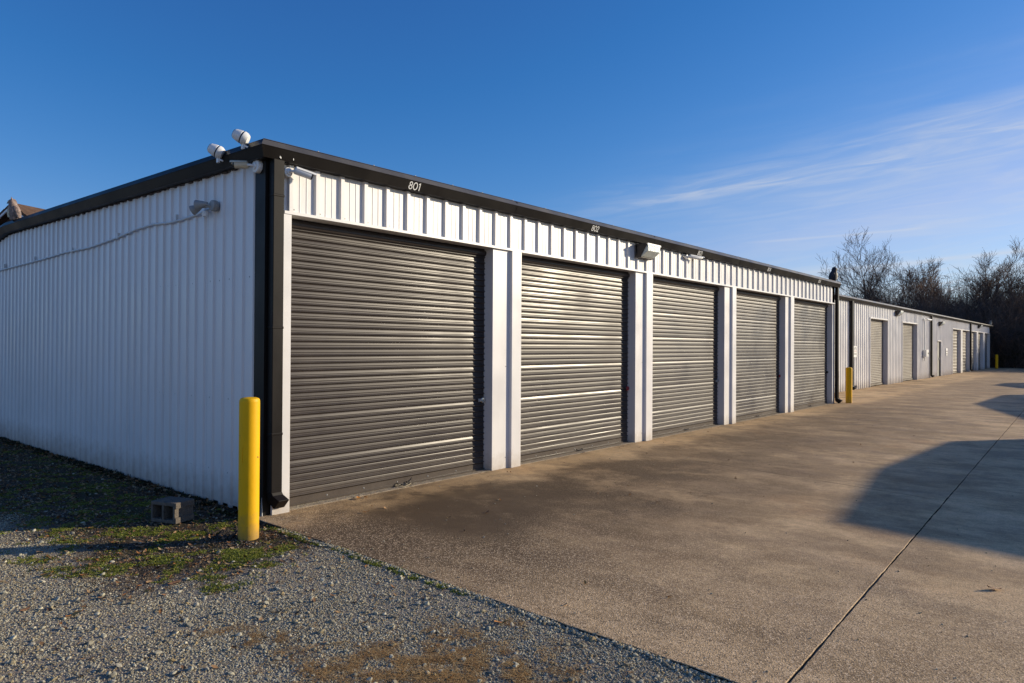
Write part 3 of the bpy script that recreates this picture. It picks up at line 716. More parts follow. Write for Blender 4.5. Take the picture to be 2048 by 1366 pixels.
# twin floodlight and its conduit on the shaded wall
t = empty('twin_floodlight', (-.93, -.02, 3.0), 'grey twin floodlight with junction box on the shaded left wall', 'wall light')
mb = MB(); mb.lathe([(.055, 0), (.055, .05), (.05, .055)], aim((0, 0, .005), (0, -1, 0)), 24); mb.obj('junction_box', GREYM, t, smooth=True)
for (dx, dz, dr) in ((-.10, .02, (-.85, -.5, -.10)), (-.20, -.005, (-.7, -.6, -.45))):
    mb = MB(); M = aim((dx, -.10, dz), dr); mb.lathe([(.018, -.06), (.022, -.04), (.030, -.02), (.050, .05), (.052, .062), (.046, .063), (.040, .045)], M, 22, cap=True); mb.tube([(-.01, -.05, 0), (dx*.5, -.08, dz), (dx+.02, -.10, dz+.01)], .011, 8); mb.obj('lamp_head', GREYM, t, smooth=True)
mb = MB(); mb.lathe([(.030, 0), (.032, -.03), (.026, -.05)], Matrix.Translation((-.12, -.06, -.045)), 18); mb.obj('motion_sensor', CAMW, t, smooth=True)
mb = MB(); pts = [(-1.03, 2.985), (-1.33, 2.962), (-1.70, 2.948), (-1.97, 2.948), (-2.4, 2.975), (-2.84, 2.965), (-3.5, 2.915), (-4.37, 2.875), (-5.3, 2.885), (-6.2, 2.862), (-7.2, 2.852), (-8.6, 2.835), (-10, 2.84), (-12, 2.83)]
fine = []
for a, b in zip(pts, pts[1:]):
    for q in range(4): fine.append((a[0]+(b[0]-a[0])*q/4, -.032, a[1]+(b[1]-a[1])*q/4))
mb.tube(fine, .0125, 8)
cd = mb.obj('conduit_pipe', BOXM, smooth=True); tag(cd, 'thin pale conduit running along the shaded wall from the twin floodlight', 'conduit')
mb = MB()
for x in (-1.8, -3.4, -5.0, -6.6, -8.2): mb.box(x-.012, x+.012, -.0475, -.018, 2.86+(.09 if x > -3 else .045 if x > -4 else 0), 2.93+(.09 if x > -3 else .045 if x > -4 else 0))
mb.obj('pipe_strap', BOXM, cd)

# owls
def owl(loc, rz, s, body, chest, label):
    t = empty('owl_decoy', loc, label, 'owl decoy', None, rz)
    def ell(pr, lean=0):
        rings = []
        for (x, z, rx, ry) in pr: rings.append([(x*s+rx*s*math.cos(2*math.pi*k/18), ry*s*math.sin(2*math.pi*k/18), z*s) for k in range(18)])
        return rings
    mb = MB(); mb.loft(ell([(0, 0, .055, .06), (-.005, .02, .075, .075), (-.005, .10, .098, .092), (.0, .20, .10, .10), (.015, .27, .080, .085), (.022, .30, .070, .078), (.03, .335, .072, .085), (.028, .37, .06, .07), (.02, .395, .03, .035)])); b = mb.obj('body', body, t, smooth=True)
    for sg in (-1, 1):
        mb = MB(); mb.lathe([(.018*s, 0), (.013*s, .025*s), (.002*s, .055*s)], aim((.035*s, sg*.050*s, .375*s), (.1, sg*.35, 1)), 8); mb.obj('ear_tuft', body, t)
        mb = MB(); rings = []
        for (z, r_, w_) in ((.03, .004, .012), (.06, .022, .03), (.14, .03, .055), (.22, .028, .055), (.26, .012, .03)):
            rings.append([((-.02-.25*(.26-z))*s+w_*s*math.cos(2*math.pi*k/12), sg*(.082+.0*z)*s+r_*s*math.sin(2*math.pi*k/12), z*s) for k in range(12)])
        mb.loft(rings); mb.obj('wing', body, t, smooth=True)
        mb = MB(); mb.lathe([(.020*s, 0), (.018*s, .006*s), (.008*s, .009*s)], aim((.092*s, sg*.032*s, .338*s), (1, sg*.35, .05)), 12); mb.obj('eye', OWLC, t)
    mb = MB(); mb.loft(ell([(.045, .05, .055, .045), (.052, .12, .062, .062), (.052, .20, .060, .065), (.055, .26, .035, .05)])); mb.obj('chest', chest, t, smooth=True)
    mb = MB(); mb.lathe([(.013*s, 0), (.009*s, .018*s), (.002*s, .032*s)], aim((.097*s, 0, .325*s), (.6, 0, -.8)), 8); mb.obj('beak', BLACK, t)
    mb = MB(); mb.tube([(-.06*s, 0, .05*s), (-.10*s, 0, -.02*s), (-.12*s, 0, -.07*s)], [.04*s, .035*s, .015*s], 8); mb.obj('tail', body, t, smooth=True)
    return t
owl((-7.42, -.10, 3.57), math.radians(250), .86, OWLM, OWLC, 'pinkish grey owl decoy on the left roof edge in front of the brown gable')
owl((.03, 17.62, 3.485), math.radians(30), 1.02, OWLD, OWLC, 'black owl decoy at the far end of the numbered roof')
owl((X2, 65.9, 3.50), math.radians(-60), 1.0, OWLM, OWLC, 'tiny owl decoy at the far end of the rear building roof')

# padlocks
def disc_lock(loc, m, label):
    t = empty('padlock', loc, label, 'padlock', 'padlocks on the door latches')
    mb = MB(); mb.lathe([(.030, -.011), (.034, -.007), (.034, .007), (.030, .011), (.008, .012)], aim((0, 0, 0), (1, -.25, 0)), 26); mb.obj('lock_body', m, t, smooth=True)
    mb = MB(); mb.lathe([(.007, .0115), (.007, .016)], aim((0, 0, 0), (1, -.25, 0)), 10); mb.obj('keyhole', BLACK, t)
    mb = MB(); mb.tube([(-.005, -.045+.01, .012), (-.005, -.05, 0), (-.005, -.035, -.012)], .004, 6); mb.obj('shackle', STEEL, t)
    return t
XL = -REC+.045
for (a, b), m_, lb in zip(DOORS, (CHROME, REDM, GREYM, REDM, BLACK), ('round chrome padlock on the latch of door 801', 'bright red padlock on the second door from the yellow bollard', 'dull grey padlock on the latch of the middle door', 'small red padlock on the door one before the last', 'black padlock on the latch of door 805')):
    disc_lock((XL, b-.045, .90), m_, lb)

# electric box, conduits, signs on the rear building
t = empty('electric_box', (X2+.03, 38.2, 1.15), 'pale grey electric box on the ribbed rear wall', 'electric box')
mb = MB(); mb.box(0, .16, 0, .60, 0, .36); mb.obj('box_body', BOXM, t, bevel=.01)
mb = MB(); mb.box(.16, .175, .42, .50, .14, .22); mb.obj('box_latch', BLACK, t)
mb = MB(); mb.tube([(.05, .12, .36), (.05, .12, 1.9)], .03, 8); mb.tube([(.05, .12, -.2), (.05, .12, 0)], .03, 8); mb.obj('riser_pipe', BOXM, t, smooth=True)
t = empty('notice_sign', (X2+.036, 25.14, 1.24), 'stack of small white notice plates beside the first downspout of the rear building', 'sign')
mb = MB(); mb.box(0, .006, 0, .40, .20, .43); mb.obj('sign_plate', SIGNW, t)
mb = MB(); mb.box(0, .006, 0, .40, 0, .19); mb.obj('sign_plate', SIGNW, t)
mb = MB(); mb.box(.0065, .008, .03, .37, .105, .140); mb.obj('black_bar', SIGNK, t)
mb = MB()
for cx_ in (.10, .30):
    mb.lathe([(.055, 0), (.055, .0015)], aim((.0065, cx_, .315), (1, 0, 0)), 16)
mb.box(.0065, .008, .16, .24, .335, .40); mb.obj('printed_mark', SIGNG, t)
mb = MB(); mb.box(.0065, .008, .05, .35, .225, .240); mb.obj('red_line', SIGNR, t)
t = empty('notice_sign', (X2+.036, 44.95, 1.18), 'narrow white notice plate with two black squares right of the walk door', 'sign')
mb = MB(); mb.box(0, .006, 0, .50, 0, .42); mb.obj('sign_plate', SIGNW, t)
mb = MB(); mb.box(.0065, .008, .10, .42, .05, .13); mb.box(.0065, .008, .10, .42, .20, .28); mb.obj('black_square', SIGNK, t)
t = empty('hose_bib', (X2+.036, 25.28, .13), 'small dark hose tap low on the rear wall behind the bollard', 'tap')
mb = MB(); mb.tube([(-.01, 0, 0), (.06, 0, 0), (.09, 0, -.03)], .02, 8); mb.obj('spout', DARKM, t, smooth=True)
mb = MB(); mb.lathe([(.045, 0), (.045, .012)], aim((.05, 0, .03), (.2, 0, 1)), 12); mb.obj('handle', DARKM, t)

# ================================================================== BOLLARDS, BLOCK, ROPE
def bollard(loc, h, r, label):
    t = empty('bollard', loc, label, 'bollard', 'yellow bollards at the building corners')
    mb = MB(); mb.lathe([(r, -.12), (r, h-.035)], None, 40); mb.obj('post', YEL, t, smooth=True)
    mb = MB(); mb.lathe([(r*.995, h-.035), (r*.985, h-.022), (r*.90, h-.008), (r*.70, h-.001), (r*.3, h+.003), (.002, h+.004)], None, 40); mb.obj('domed_cap', YEL, t, smooth=True)
    return t
bo = bollard((.535, -.46, -.045), 1.20, .0825, 'nearest yellow bollard, standing at the corner of the shaded wall')
mb = MB(); mb.tube([(.036, -.0755, .80), (.030, -.0785, .74), (.030, -.0785, .66)], .0022, 5); mb.obj('paint_run', YEL, bo)
bollard((.28, 18.28, 0), 1.03, .088, 'middle yellow bollard, beside the downspout past door 805')
bollard((-.70, 63.1, 0), 1.13, .095, 'furthest yellow bollard, against the dark wood')

t = empty('cinder_block', (-.52, -.62, -.012), 'grey two-core cinder block lying in the shade by the wall', 'cinder block', rz=0)
# lies with its cores facing the camera side; own axes: length x, core axis y
L_, D_, H_ = .39, .19, .19
mb = MB()
tw = .032
rows_ = [(-L_/2, L_/2)]
mb.box(-L_/2, L_/2, -D_/2, D_/2, 0, tw); mb.box(-L_/2, L_/2, -D_/2, D_/2, H_-tw, H_)
for (a, b) in ((-L_/2, -L_/2+tw), (-tw/2, tw/2), (L_/2-tw, L_/2)): mb.box(a, b, -D_/2+.0005, D_/2-.0005, tw-.001, H_-tw+.001)
for z in (.0, H_-.055): mb.box(L_/2-.001, L_/2+.018, -D_/2+.001, D_/2-.001, z+.001, z+.054)
blk = mb.obj('block_shell', BLOCKM, t, bevel=.004)
t.rotation_euler = (0, 0, math.radians(20)); t.scale = (.72, 1.15, .98)

t = empty('rope_tangle', (-.10, 1.76, .006), 'tangled bit of pale rope on the sill of door 801', 'rope')
pts = []
for k in range(60):
    a = k*.33; rr = .03+.055*abs(math.sin(k*.21)); pts.append((.05*math.sin(a*.7)+rr*.5*math.cos(a), .10*math.cos(k*.13)+rr*math.sin(a), .006+.012*abs(math.sin(a*1.3))))
mb = MB(); mb.tube(pts, .0045, 6); mb.obj('rope_coil', ROPE, t, smooth=True)
mb = MB(); mb.tube([(-.03, .10, .01), (-.04, .16, .04), (-.05, .19, .07)], .004, 6); mb.obj('rope_end', BLACK, t, smooth=True)

# ================================================================== HOUSE BEHIND, BUILDINGS ACROSS THE DRIVE
hs = empty('brown_house', (0, 0, 0), 'house with brown shingle gable roof showing over the left end of the white wall', 'house')
ax, ay, az_ = -23.05, 4.06, 6.43; rd = Vector((-.42, .91, 0)).normalized(); sp = Vector((rd.y, -rd.x, 0))
def hp_(along, across, drop): 
    p = Vector((ax, ay, az_)) + rd*along + sp*across; return (p.x, p.y, az_-drop)
sl_ = .68; wd_ = 5.0
for sg, nm in ((1, 'roof'), (-1, 'roof')):
    mb = MB(); a = [hp_(-.35, 0, 0), hp_(14, 0, 0), hp_(14, sg*wd_, wd_*sl_), hp_(-.35, sg*wd_, wd_*sl_)]
    b = [(x, y, z-.12) for x, y, z in a]; mb.loft([a, b]); ro = mb.obj('roof', SHING, hs)
    me_s = None
    for q in range(12):
        for r_ in range(14):
            if q*r_ < 0: pass
    mb = MB()
    for q in range(16):      # shingle courses: thin proud laps
        c0 = q*wd_/16; c1 = c0+.06
        mb.loft([[hp_(-.35, sg*c0, c0*sl_-.025), hp_(14, sg*c0, c0*sl_-.025)], [hp_(-.35, sg*(c0+.30), (c0+.30)*sl_-.008), hp_(14, sg*(c0+.30), (c0+.30)*sl_-.008)]], cap=False, closed=False)
    tag(mb.obj('shingle_course', SHING, ro), kind='stuff')
mb = MB(); mb.poly([hp_(0, -4.6, 4.6*sl_), hp_(0, 0, .02), hp_(0, 4.6, 4.6*sl_), hp_(0, 4.6, 6.3), hp_(0, -4.6, 6.3)]); mb.poly([hp_(0, 4.6, 4.6*sl_), hp_(13.5, 4.6, 4.6*sl_), hp_(13.5, 4.6, 6.4), hp_(0, 4.6, 6.4)]); mb.obj('wall', BROWNW, hs)
for sg in (-1, 1):
    mb = MB(); mb.loft([[hp_(-.37, 0, .10), hp_(-.37, 0, .18), hp_(-.33, 0, .18), hp_(-.33, 0, .10)], [hp_(-.37, sg*wd_, wd_*sl_+.10), hp_(-.37, sg*wd_, wd_*sl_+.18), hp_(-.33, sg*wd_, wd_*sl_+.18), hp_(-.33, sg*wd_, wd_*sl_+.10)]]); mb.obj('rake_board', TRIM, hs)

def across(shadow_pts, H, back, label):
    """unseen storage building over the drive, footprint shaped to cast the given shadow outline: eave = ground point + H/tan(el) towards the sun"""
    k = (H+.06)/math.tan(SUN_EL); dx, dy = math.cos(SUN_AZ)*k, math.sin(SUN_AZ)*k
    P = [(x+dx, y+dy) for x, y in shadow_pts] + back
    t = empty('storage_building', (0, 0, 0), label, 'building')
    mb = MB(); mb.prism(P, 'z', -.05, H); mb.obj('wall', WHITE, t)
    mb = MB(); mb.prism([(x, y) for x, y in P], 'z', H+.001, H+.06); mb.obj('roof', BRONZE, t)
    return t
across([(3.88, 10.51), (3.66, 6.6), (4.08, 3.31), (5.52, 3.06), (8.0, 2.6)], 3.40, [(24, 14.5), (24, 30), (18.6, 27.0)], 'unseen white storage building across the drive, nearest, shaped to cast the large shadow')
across([(3.21, 25.95), (3.03, 20.5), (4.56, 15.97), (6.0, 15.2)], 3.40, [(24, 30.0), (24, 46), (18, 43.5)], 'unseen white storage building across the drive, second, shaped to cast the middle shadow')
across([(2.3, 36.2), (2.1, 33.5), (3.2, 31.5), (5.0, 31.2)], 3.40, [(24, 43), (24, 49), (14, 49)], 'unseen white storage building across the drive, third, shaped to cast the far shadow')
mb = MB(); mb.loft([[(3.6+a_*.25*math.cos(q), 71.0+a_*.2*math.sin(q), z) for q in np.linspace(0, 6.1, 12)] for a_, z in ((1, 0), (1.15, .15), (.95, .30), (.5, .38), (.1, .40))])
tb = mb.obj('tarp_bundle', BLUEW, smooth=True); tb.location = (-2.9, -.8, -.05); tb.scale = (1, 1, 1.0); tag(tb, 'small pale blue bundle lying in the dark brush past the last bollard', 'tarp bundle')

# ================================================================== TREES
def bark(name, c):
    return mat(name, c, .9, .15, var=.35, vscale=3)
BARK = [bark('grey_brown_bark', (.13, .10, .085)), bark('dark_bark', (.14, .105, .088)), bark('reddish_twig', (.22, .145, .105))]
def branch_system(seed, height, spread, levels=4, rmin=.012, r0=.16, nkids=5, split=.18, up=.25, droop=0):
    rg = random.Random(seed); segs = []      # (p0, p1, r0, r1, level)
    def grow(p, d, L, r, lv):
        n = 5 if lv == 0 else 4
        pts = [p]; q = p.copy(); dd = d.copy()
        for k in range(n):
            jit = .06 if lv == 0 else .075
            dd = (dd + Vector((rg.gauss(0, jit), rg.gauss(0, jit), rg.gauss(0, jit)+up*.10))).normalized()
            q = q + dd*(L/n); pts.append(q.copy())
        rr = [max(rmin*.8, r*(1-.62*k/n)) for k in range(n+1)]
        for k in range(n): segs.append((pts[k], pts[k+1], rr[k], rr[k+1], lv))
        if lv >= levels: return
        kids = nkids + (3 if lv == 0 else 0) + rg.randint(0, 1)
        for c in range(kids):
            f_ = (split + (1-split)*(c+rg.random()*.8)/kids) if lv == 0 else (.22+.78*(c+rg.random()*.7)/kids)
            f_ = min(.999, f_); kk = int(f_*n); tt = f_*n-kk; bp = pts[kk].lerp(pts[kk+1], tt)
            br = rr[kk]*(.55 if lv == 0 else .62)
            ang = math.radians(rg.uniform(22, 48)); az = rg.uniform(0, 6.283)
            ref = (pts[kk+1]-pts[kk]).normalized(); o = ref.orthogonal().normalized(); o.rotate(Quaternion(ref, az))
            nd = (ref*math.cos(ang)+o*math.sin(ang)*spread + Vector((0, 0, up*.5))).normalized()
            ll = L*(rg.uniform(.42, .62) if lv == 0 else rg.uniform(.45, .68))*(1.15-.45*f_ if lv == 0 else 1)
            grow(bp, nd, ll, max(rmin, br), lv+1)
    grow(Vector((0, 0, -.1)), Vector((rg.gauss(0, .05), rg.gauss(0, .05), 1)), height*.80, r0, 0)
    return segs
def segs_mesh(name, segs, m, sides=3):
    n = len(segs); P0 = np.array([s[0] for s in segs]); P1 = np.array([s[1] for s in segs]); ra = np.array([s[2] for s in segs]); rb = np.array([s[3] for s in segs])
    d = P1-P0; d /= np.linalg.norm(d, axis=1)[:, None]+1e-9
    ref = np.where(np.abs(d[:, 2:3]) < .9, np.array([[0, 0, 1.]]), np.array([[1., 0, 0]]))
    u = np.cross(d, ref); u /= np.linalg.norm(u, axis=1)[:, None]; w = np.cross(d, u)
    V = np.zeros((n, 2*sides, 3))
    for k in range(sides):
        a = 2*math.pi*k/sides; off = u*math.cos(a)+w*math.sin(a)
        V[:, k] = P0+off*ra[:, None]; V[:, sides+k] = P1+off*rb[:, None]
    base = (np.arange(n)*2*sides)[:, None]
    Fc = []
    for k in range(sides):
        j = (k+1) % sides; Fc.append(base+np.array([[k, j, sides+j, sides+k]]))
    Fc = np.stack(Fc, 1).reshape(-1, 4)
    me = bpy.data.meshes.new(name); me.vertices.add(n*2*sides); me.vertices.foreach_set('co', V.reshape(-1))
    me.loops.add(Fc.size); me.loops.foreach_set('vertex_index', Fc.reshape(-1).astype(np.int32))
    me.polygons.add(len(Fc)); me.polygons.foreach_set('loop_start', np.arange(0, Fc.size, 4, dtype=np.int32)); me.polygons.foreach_set('loop_total', np.full(len(Fc), 4, dtype=np.int32))
    me.update(); me.validate(); me.materials.append(m); return me
def tree_meshes(seed, height, m, leaves=0, **kw):
    s = branch_system(seed, height, **kw)
    k_ = height/max(q[1].z for q in s)
    s = [(q[0]*k_, q[1]*k_, q[2], q[3], q[4]) for q in s]
    tr = segs_mesh('trunk', [q for q in s if q[4] == 0], m, 7); cr = segs_mesh('crown', [q for q in s if q[4] > 0], m, 3)
    lf = None
    if leaves:
        rg = random.Random(seed); tips = [q for q in s if q[4] >= 3]; V = []; Fc = []
        for _ in range(leaves):
            q = rg.choice(tips); p = q[0].lerp(q[1], rg.random()) + Vector((rg.gauss(0, .05), rg.gauss(0, .05), rg.gauss(0, .05)))
            a = Vector((rg.gauss(0, 1), rg.gauss(0, 1), rg.gauss(0, 1))).normalized()*.05; b = a.orthogonal().normalized()*.035
            i = len(V); V += [p-a, p+b, p+a, p-b]; Fc.append((i, i+1, i+2, i+3))
        lf = bpy.data.meshes.new('withered_leaves'); lf.from_pydata([tuple(v) for v in V], [], Fc); lf.materials.append(LEAFM)
    return tr, cr, lf
LEAFM = mat('withered_leaf', (.15, .085, .045), .8, .2, var=.4, vscale=2)
KINDS = [
    tree_meshes(1, 12.9, BARK[0], 150, spread=1.25, nkids=5, split=.14, up=.42, r0=.16),
    tree_meshes(2, 11.8, BARK[0], 700, spread=1.35, nkids=5, split=.16, up=.34, r0=.15),
    tree_meshes(3, 10.4, BARK[1], 250, spread=.95, nkids=5, split=.2, up=.60, r0=.12),
    tree_meshes(4, 8.8, BARK[2], 400, spread=1.2, nkids=5, split=.15, up=.4, r0=.10),
    tree_meshes(5, 11.4, BARK[2], 250, spread=1.0, nkids=5, split=.2, up=.6, r0=.13),
    tree_meshes(6, 7.0, BARK[1], 300, spread=1.3, nkids=5, split=.1, up=.35, r0=.08),
]
def tree(kind, x, y, s, rz, label):
    x -= .9*(x < 2)
    t = empty('bare_tree', (x, y, -.08), label, 'tree', 'bare winter trees at the edge of the wood', rz); t.scale = (s, s, s)
    tr, cr, lf = KINDS[kind]; link('trunk', tr, t); link('crown', cr, t)
    if lf: tag(link('withered_leaves', lf, t), kind='stuff')
    return t
TL = ['low bare tree half hidden behind the black owl, leftmost of the wood', 'dark slim tree behind the two tallest trees on the left', 'reddish tree filling the gap right of the leaf-clad tree', 'low spreading tree between the two tallest trees', 'low dark tree in front of the slim upright tree',
      'short tree peeping over the middle of the rear roof', 'leafy tree further back, above the last doors of the rear building', 'low tree over the rear downspouts', 'short tree just past the far end of the rear roof', 'pointed dark tree behind the last bollard', 'low tree right of the last bollard', 'slender tree cut by the right edge of the view', 'wide tree beyond the right edge of the drive end']
named = [
    (0, -11.9, 72.0, 1.04, .3, 'tall bare tree with fan of fine branches directly behind the black owl decoy'),
    (1, -8.9, 72.5, .93, 2.1, 'wide bare tree with clinging brown leaves, right of the tallest pair'),
    (4, -6.3, 73.5, .93, 4.0, 'slim upright bare tree above the middle of the rear building roof'),
    (3, -4.9, 72.0, 1.02, 1.0, 'bushy reddish bare tree over the second half of the rear roof'),
    (2, -3.2, 74.0, .98, 5.2, 'pointed dark bare tree right of the middle of the wood'),
    (0, -.6, 73.0, .92, 2.6, 'tall bare tree by the right edge, with branches reaching highest there'),
    (3, .8, 72.5, 1.05, .6, 'bare reddish tree standing at the right edge of the drive end'),
]
for a in named: tree(*a)
for (k, x, y, s, rz) in [(5, -13.4, 73, .95, 1), (2, -10.2, 76, .9, 2), (4, -7.6, 77, .85, 3), (3, -9.6, 75, .85, .5), (5, -7.2, 72, 1.0, 4), (5, -5.6, 75, 1.0, 2.5), (1, -2.0, 77, .85, .7), (5, -3.9, 71.5, .9, 1.7), (5, -2.0, 72.0, .95, 3.9), (2, -.1, 76.0, .95, 5), (5, .2, 70.8, .9, 3.1), (4, 2.2, 75, .95, 1.2), (1, 4.0, 78, .9, 2.2)]:
    tree(k, x, y, s, rz, TL.pop(0))

# ------------------------------------------------------------------ scatter by geometry nodes
def scatter(name, pts, rots, scl, idx, protos, parent=None):
    me = bpy.data.meshes.new(name); me.vertices.add(len(pts)); me.vertices.foreach_set('co', np.asarray(pts, np.float32).reshape(-1))
    for nm, tp, dat, key in (('rot', 'FLOAT_VECTOR', rots, 'vector'), ('scl', 'FLOAT_VECTOR', scl, 'vector'), ('idx', 'INT', idx, 'value')):
        at = me.attributes.new(nm, tp, 'POINT'); at.data.foreach_set(key, np.asarray(dat, np.int32 if tp == 'INT' else np.float32).reshape(-1))
    o = link(name, me, parent)
    c = bpy.data.collections.new(name+'_pieces')
    for k, (pm) in enumerate(protos):
        po = bpy.data.objects.new('%s_piece_%02d' % (name, k), pm); c.objects.link(po)
    ng = bpy.data.node_groups.new(name+'_nodes', 'GeometryNodeTree')
    ng.interface.new_socket('Geometry', in_out='INPUT', socket_type='NodeSocketGeometry'); ng.interface.new_socket('Geometry', in_out='OUTPUT', socket_type='NodeSocketGeometry')
    gi = ng.nodes.new('NodeGroupInput'); go = ng.nodes.new('NodeGroupOutput'); iop = ng.nodes.new('GeometryNodeInstanceOnPoints')
    ci = ng.nodes.new('GeometryNodeCollectionInfo'); ci.inputs['Collection'].default_value = c; ci.inputs['Separate Children'].default_value = True; ci.inputs['Reset Children'].default_value = True
    def attr(nm, tp):
        a = ng.nodes.new('GeometryNodeInputNamedAttribute'); a.data_type = tp; a.inputs['Name'].default_value = nm; return a.outputs[0]
    e2r = ng.nodes.new('FunctionNodeEulerToRotation'); ng.links.new(attr('rot', 'FLOAT_VECTOR'), e2r.inputs[0])
    ng.links.new(gi.outputs[0], iop.inputs['Points']); ng.links.new(ci.outputs[0], iop.inputs['Instance']); iop.inputs['Pick Instance'].default_value = True
    ng.links.new(attr('idx', 'INT'), iop.inputs['Instance Index']); ng.links.new(e2r.outputs[0], iop.inputs['Rotation']); ng.links.new(attr('scl', 'FLOAT_VECTOR'), iop.inputs['Scale'])
    ng.links.new(iop.outputs[0], go.inputs[0])
    md = o.modifiers.new('scatter', 'NODES'); md.node_group = ng
    return o
# deep wood behind the edge trees
protos = []
for k, hh in enumerate((9.5, 8.5, 11.0, 7.0, 12.0)):
    tr, cr, lf = tree_meshes(50+k, hh, BARK[1], 0, spread=1.0, nkids=5, split=.2, up=.5, r0=.12, levels=3)
    bm = bmesh.new(); bm.from_mesh(tr); bm.from_mesh(cr); mm = bpy.data.meshes.new('wood_tree'); bm.to_mesh(mm); bm.free(); mm.materials.append(BARK[1]); protos.append(mm)
n = 380
px = rng.uniform(-24, 16, n); py = 75+rng.random(n)**1.0*34
sc = rng.uniform(.55, .82, n)*(1-.0*px); sc = np.where(px > 3, sc*.7, sc); sc = sc*np.where(px < -5, .82, 1.0)
P = np.stack([px, py, np.full(n, -.1)], 1); Rr = np.stack([np.zeros(n), np.zeros(n), rng.uniform(0, 6.28, n)], 1)
tag(scatter('woodland', P, Rr, np.repeat(sc[:, None], 3, 1), rng.integers(0, 5, n), protos), 'dense brown winter wood filling the background past the storage buildings', 'woodland', kind='stuff')
# undergrowth: tangles of canes
def cane_mesh(seed, nst, h, w, m):
    rg = random.Random(seed); segs = []
    for _ in range(nst):
        p = Vector((rg.uniform(-w, w), rg.uniform(-w, w), 0)); d = Vector((rg.gauss(0, .35), rg.gauss(0, .35), 1)).normalized(); L = h*rg.uniform(.5, 1); r = rg.uniform(.010, .022)
        for k in range(5):
            q = p+d*(L/5); segs.append((p, q, r, r*.85, 1)); r *= .85
            if k > 1:
                for _2 in range(2):
                    e = (d+Vector((rg.gauss(0, .6), rg.gauss(0, .6), rg.gauss(0, .4)))).normalized(); segs.append((q, q+e*L*.25, r*.7, .005, 2))
            p = q; d = (d+Vector((rg.gauss(0, .22), rg.gauss(0, .22), -.06))).normalized()
    return segs_mesh('canes', segs, m, 3)
def brush_mesh(seed):
    rg = random.Random(seed); V = []; Fc = []
    for _ in range(900):
        th = rg.uniform(0, 6.283); rr = rg.random()**.5*.9; z = rg.random()**.8*1.9; p = Vector((rr*math.cos(th), rr*math.sin(th), z))
        a = Vector((rg.gauss(0, 1), rg.gauss(0, 1), rg.gauss(0, 1))).normalized()*rg.uniform(.03, .07); b = a.orthogonal().normalized()*rg.uniform(.015, .035)
        i = len(V); V += [p-a, p+b, p+a, p-b]; Fc.append((i, i+1, i+2, i+3))
    me = bpy.data.meshes.new('brush'); me.from_pydata([tuple(v) for v in V], [], Fc); me.materials.append(BRUSHM); return me
BRUSHM = mat('dull_brush_leaf', (.050, .046, .024), .85, .15, var=.5, vscale=.8)
canes = [cane_mesh(20+k, 70, 4.6, 1.3, BARK[(1, 2, 1)[k % 3]]) for k in range(3)] + [brush_mesh(40), brush_mesh(41)]
n = 1500
px = rng.uniform(-24, 15, n); py = 68.6+rng.random(n)**1.3*24
lim = np.where(px < -.9, 68.8, 68.0); py = np.maximum(py, lim)
P = np.stack([px, py, np.full(n, -.1)], 1)
sc = rng.uniform(.7, 1.35, n); idx = rng.choice(5, n, p=[.22, .22, .2, .18, .18])
tag(scatter('undergrowth', P, np.stack([np.zeros(n), np.zeros(n), rng.uniform(0, 6.28, n)], 1), np.stack([sc, sc, sc*rng.uniform(.8, 1.3, n)], 1), idx, canes), 'dark tangled undergrowth of canes and brush at the foot of the wood', 'undergrowth', kind='stuff')

# ================================================================== GROUND LITTER
def inst_material(name, cols, rough=.9, spec=.2, wb=1.0):
    cols = [(c[0], c[1], c[2]*wb) for c in cols]
    M = bpy.data.materials.new(name); M.use_nodes = True; t = M.node_tree; b = t.nodes['Principled BSDF']
    oi = N(t, 'ShaderNodeObjectInfo'); cr = N(t, 'ShaderNodeValToRGB'); cr.color_ramp.interpolation = 'CONSTANT'
    els = cr.color_ramp.elements
    while len(els) < len(cols): els.new(.5)
    for k, c in enumerate(cols): els[k].position = k/len(cols); els[k].color = (*c, 1)
    t.links.new(oi.outputs['Random'], cr.inputs[0])
    g = N(t, 'ShaderNodeNewGeometry'); n = N(t, 'ShaderNodeTexNoise'); n.inputs['Scale'].default_value = 120; t.links.new(g.outputs['Position'], n.inputs['Vector'])
    h = N(t, 'ShaderNodeMix', data_type='RGBA', blend_type='MULTIPLY'); h.inputs[0].default_value = .5; t.links.new(cr.outputs[0], h.inputs[6]); t.links.new(n.outputs[0], h.inputs[7])
    t.links.new(h.outputs[2], b.inputs['Base Color']); b.inputs['Roughness'].default_value = rough; b.inputs['Specular IOR Level'].default_value = spec
    return M
STONEM = inst_material('mixed_gravel_stone', [(.50, .46, .40), (.60, .55, .47), (.36, .33, .29), (.72, .66, .58), (.44, .37, .27), (.52, .48, .44), (.27, .24, .21), (.46, .34, .20), (.48, .45, .40), (.31, .28, .24)], wb=.84)
LITM = inst_material('dead_leaf_litter', [(.30, .17, .08), (.22, .12, .06), (.38, .24, .12), (.16, .09, .05), (.42, .30, .17), (.34, .15, .05)], .75, .3)
GRASSM = inst_material('low_green_weed', [(.22, .27, .022), (.28, .31, .035), (.15, .19, .02), (.34, .34, .05), (.19, .21, .025)], .6, .3)
STRAWM = inst_material('dry_straw', [(.62, .38, .15), (.48, .27, .10), (.70, .48, .22), (.36, .20, .08)], .8, .2)
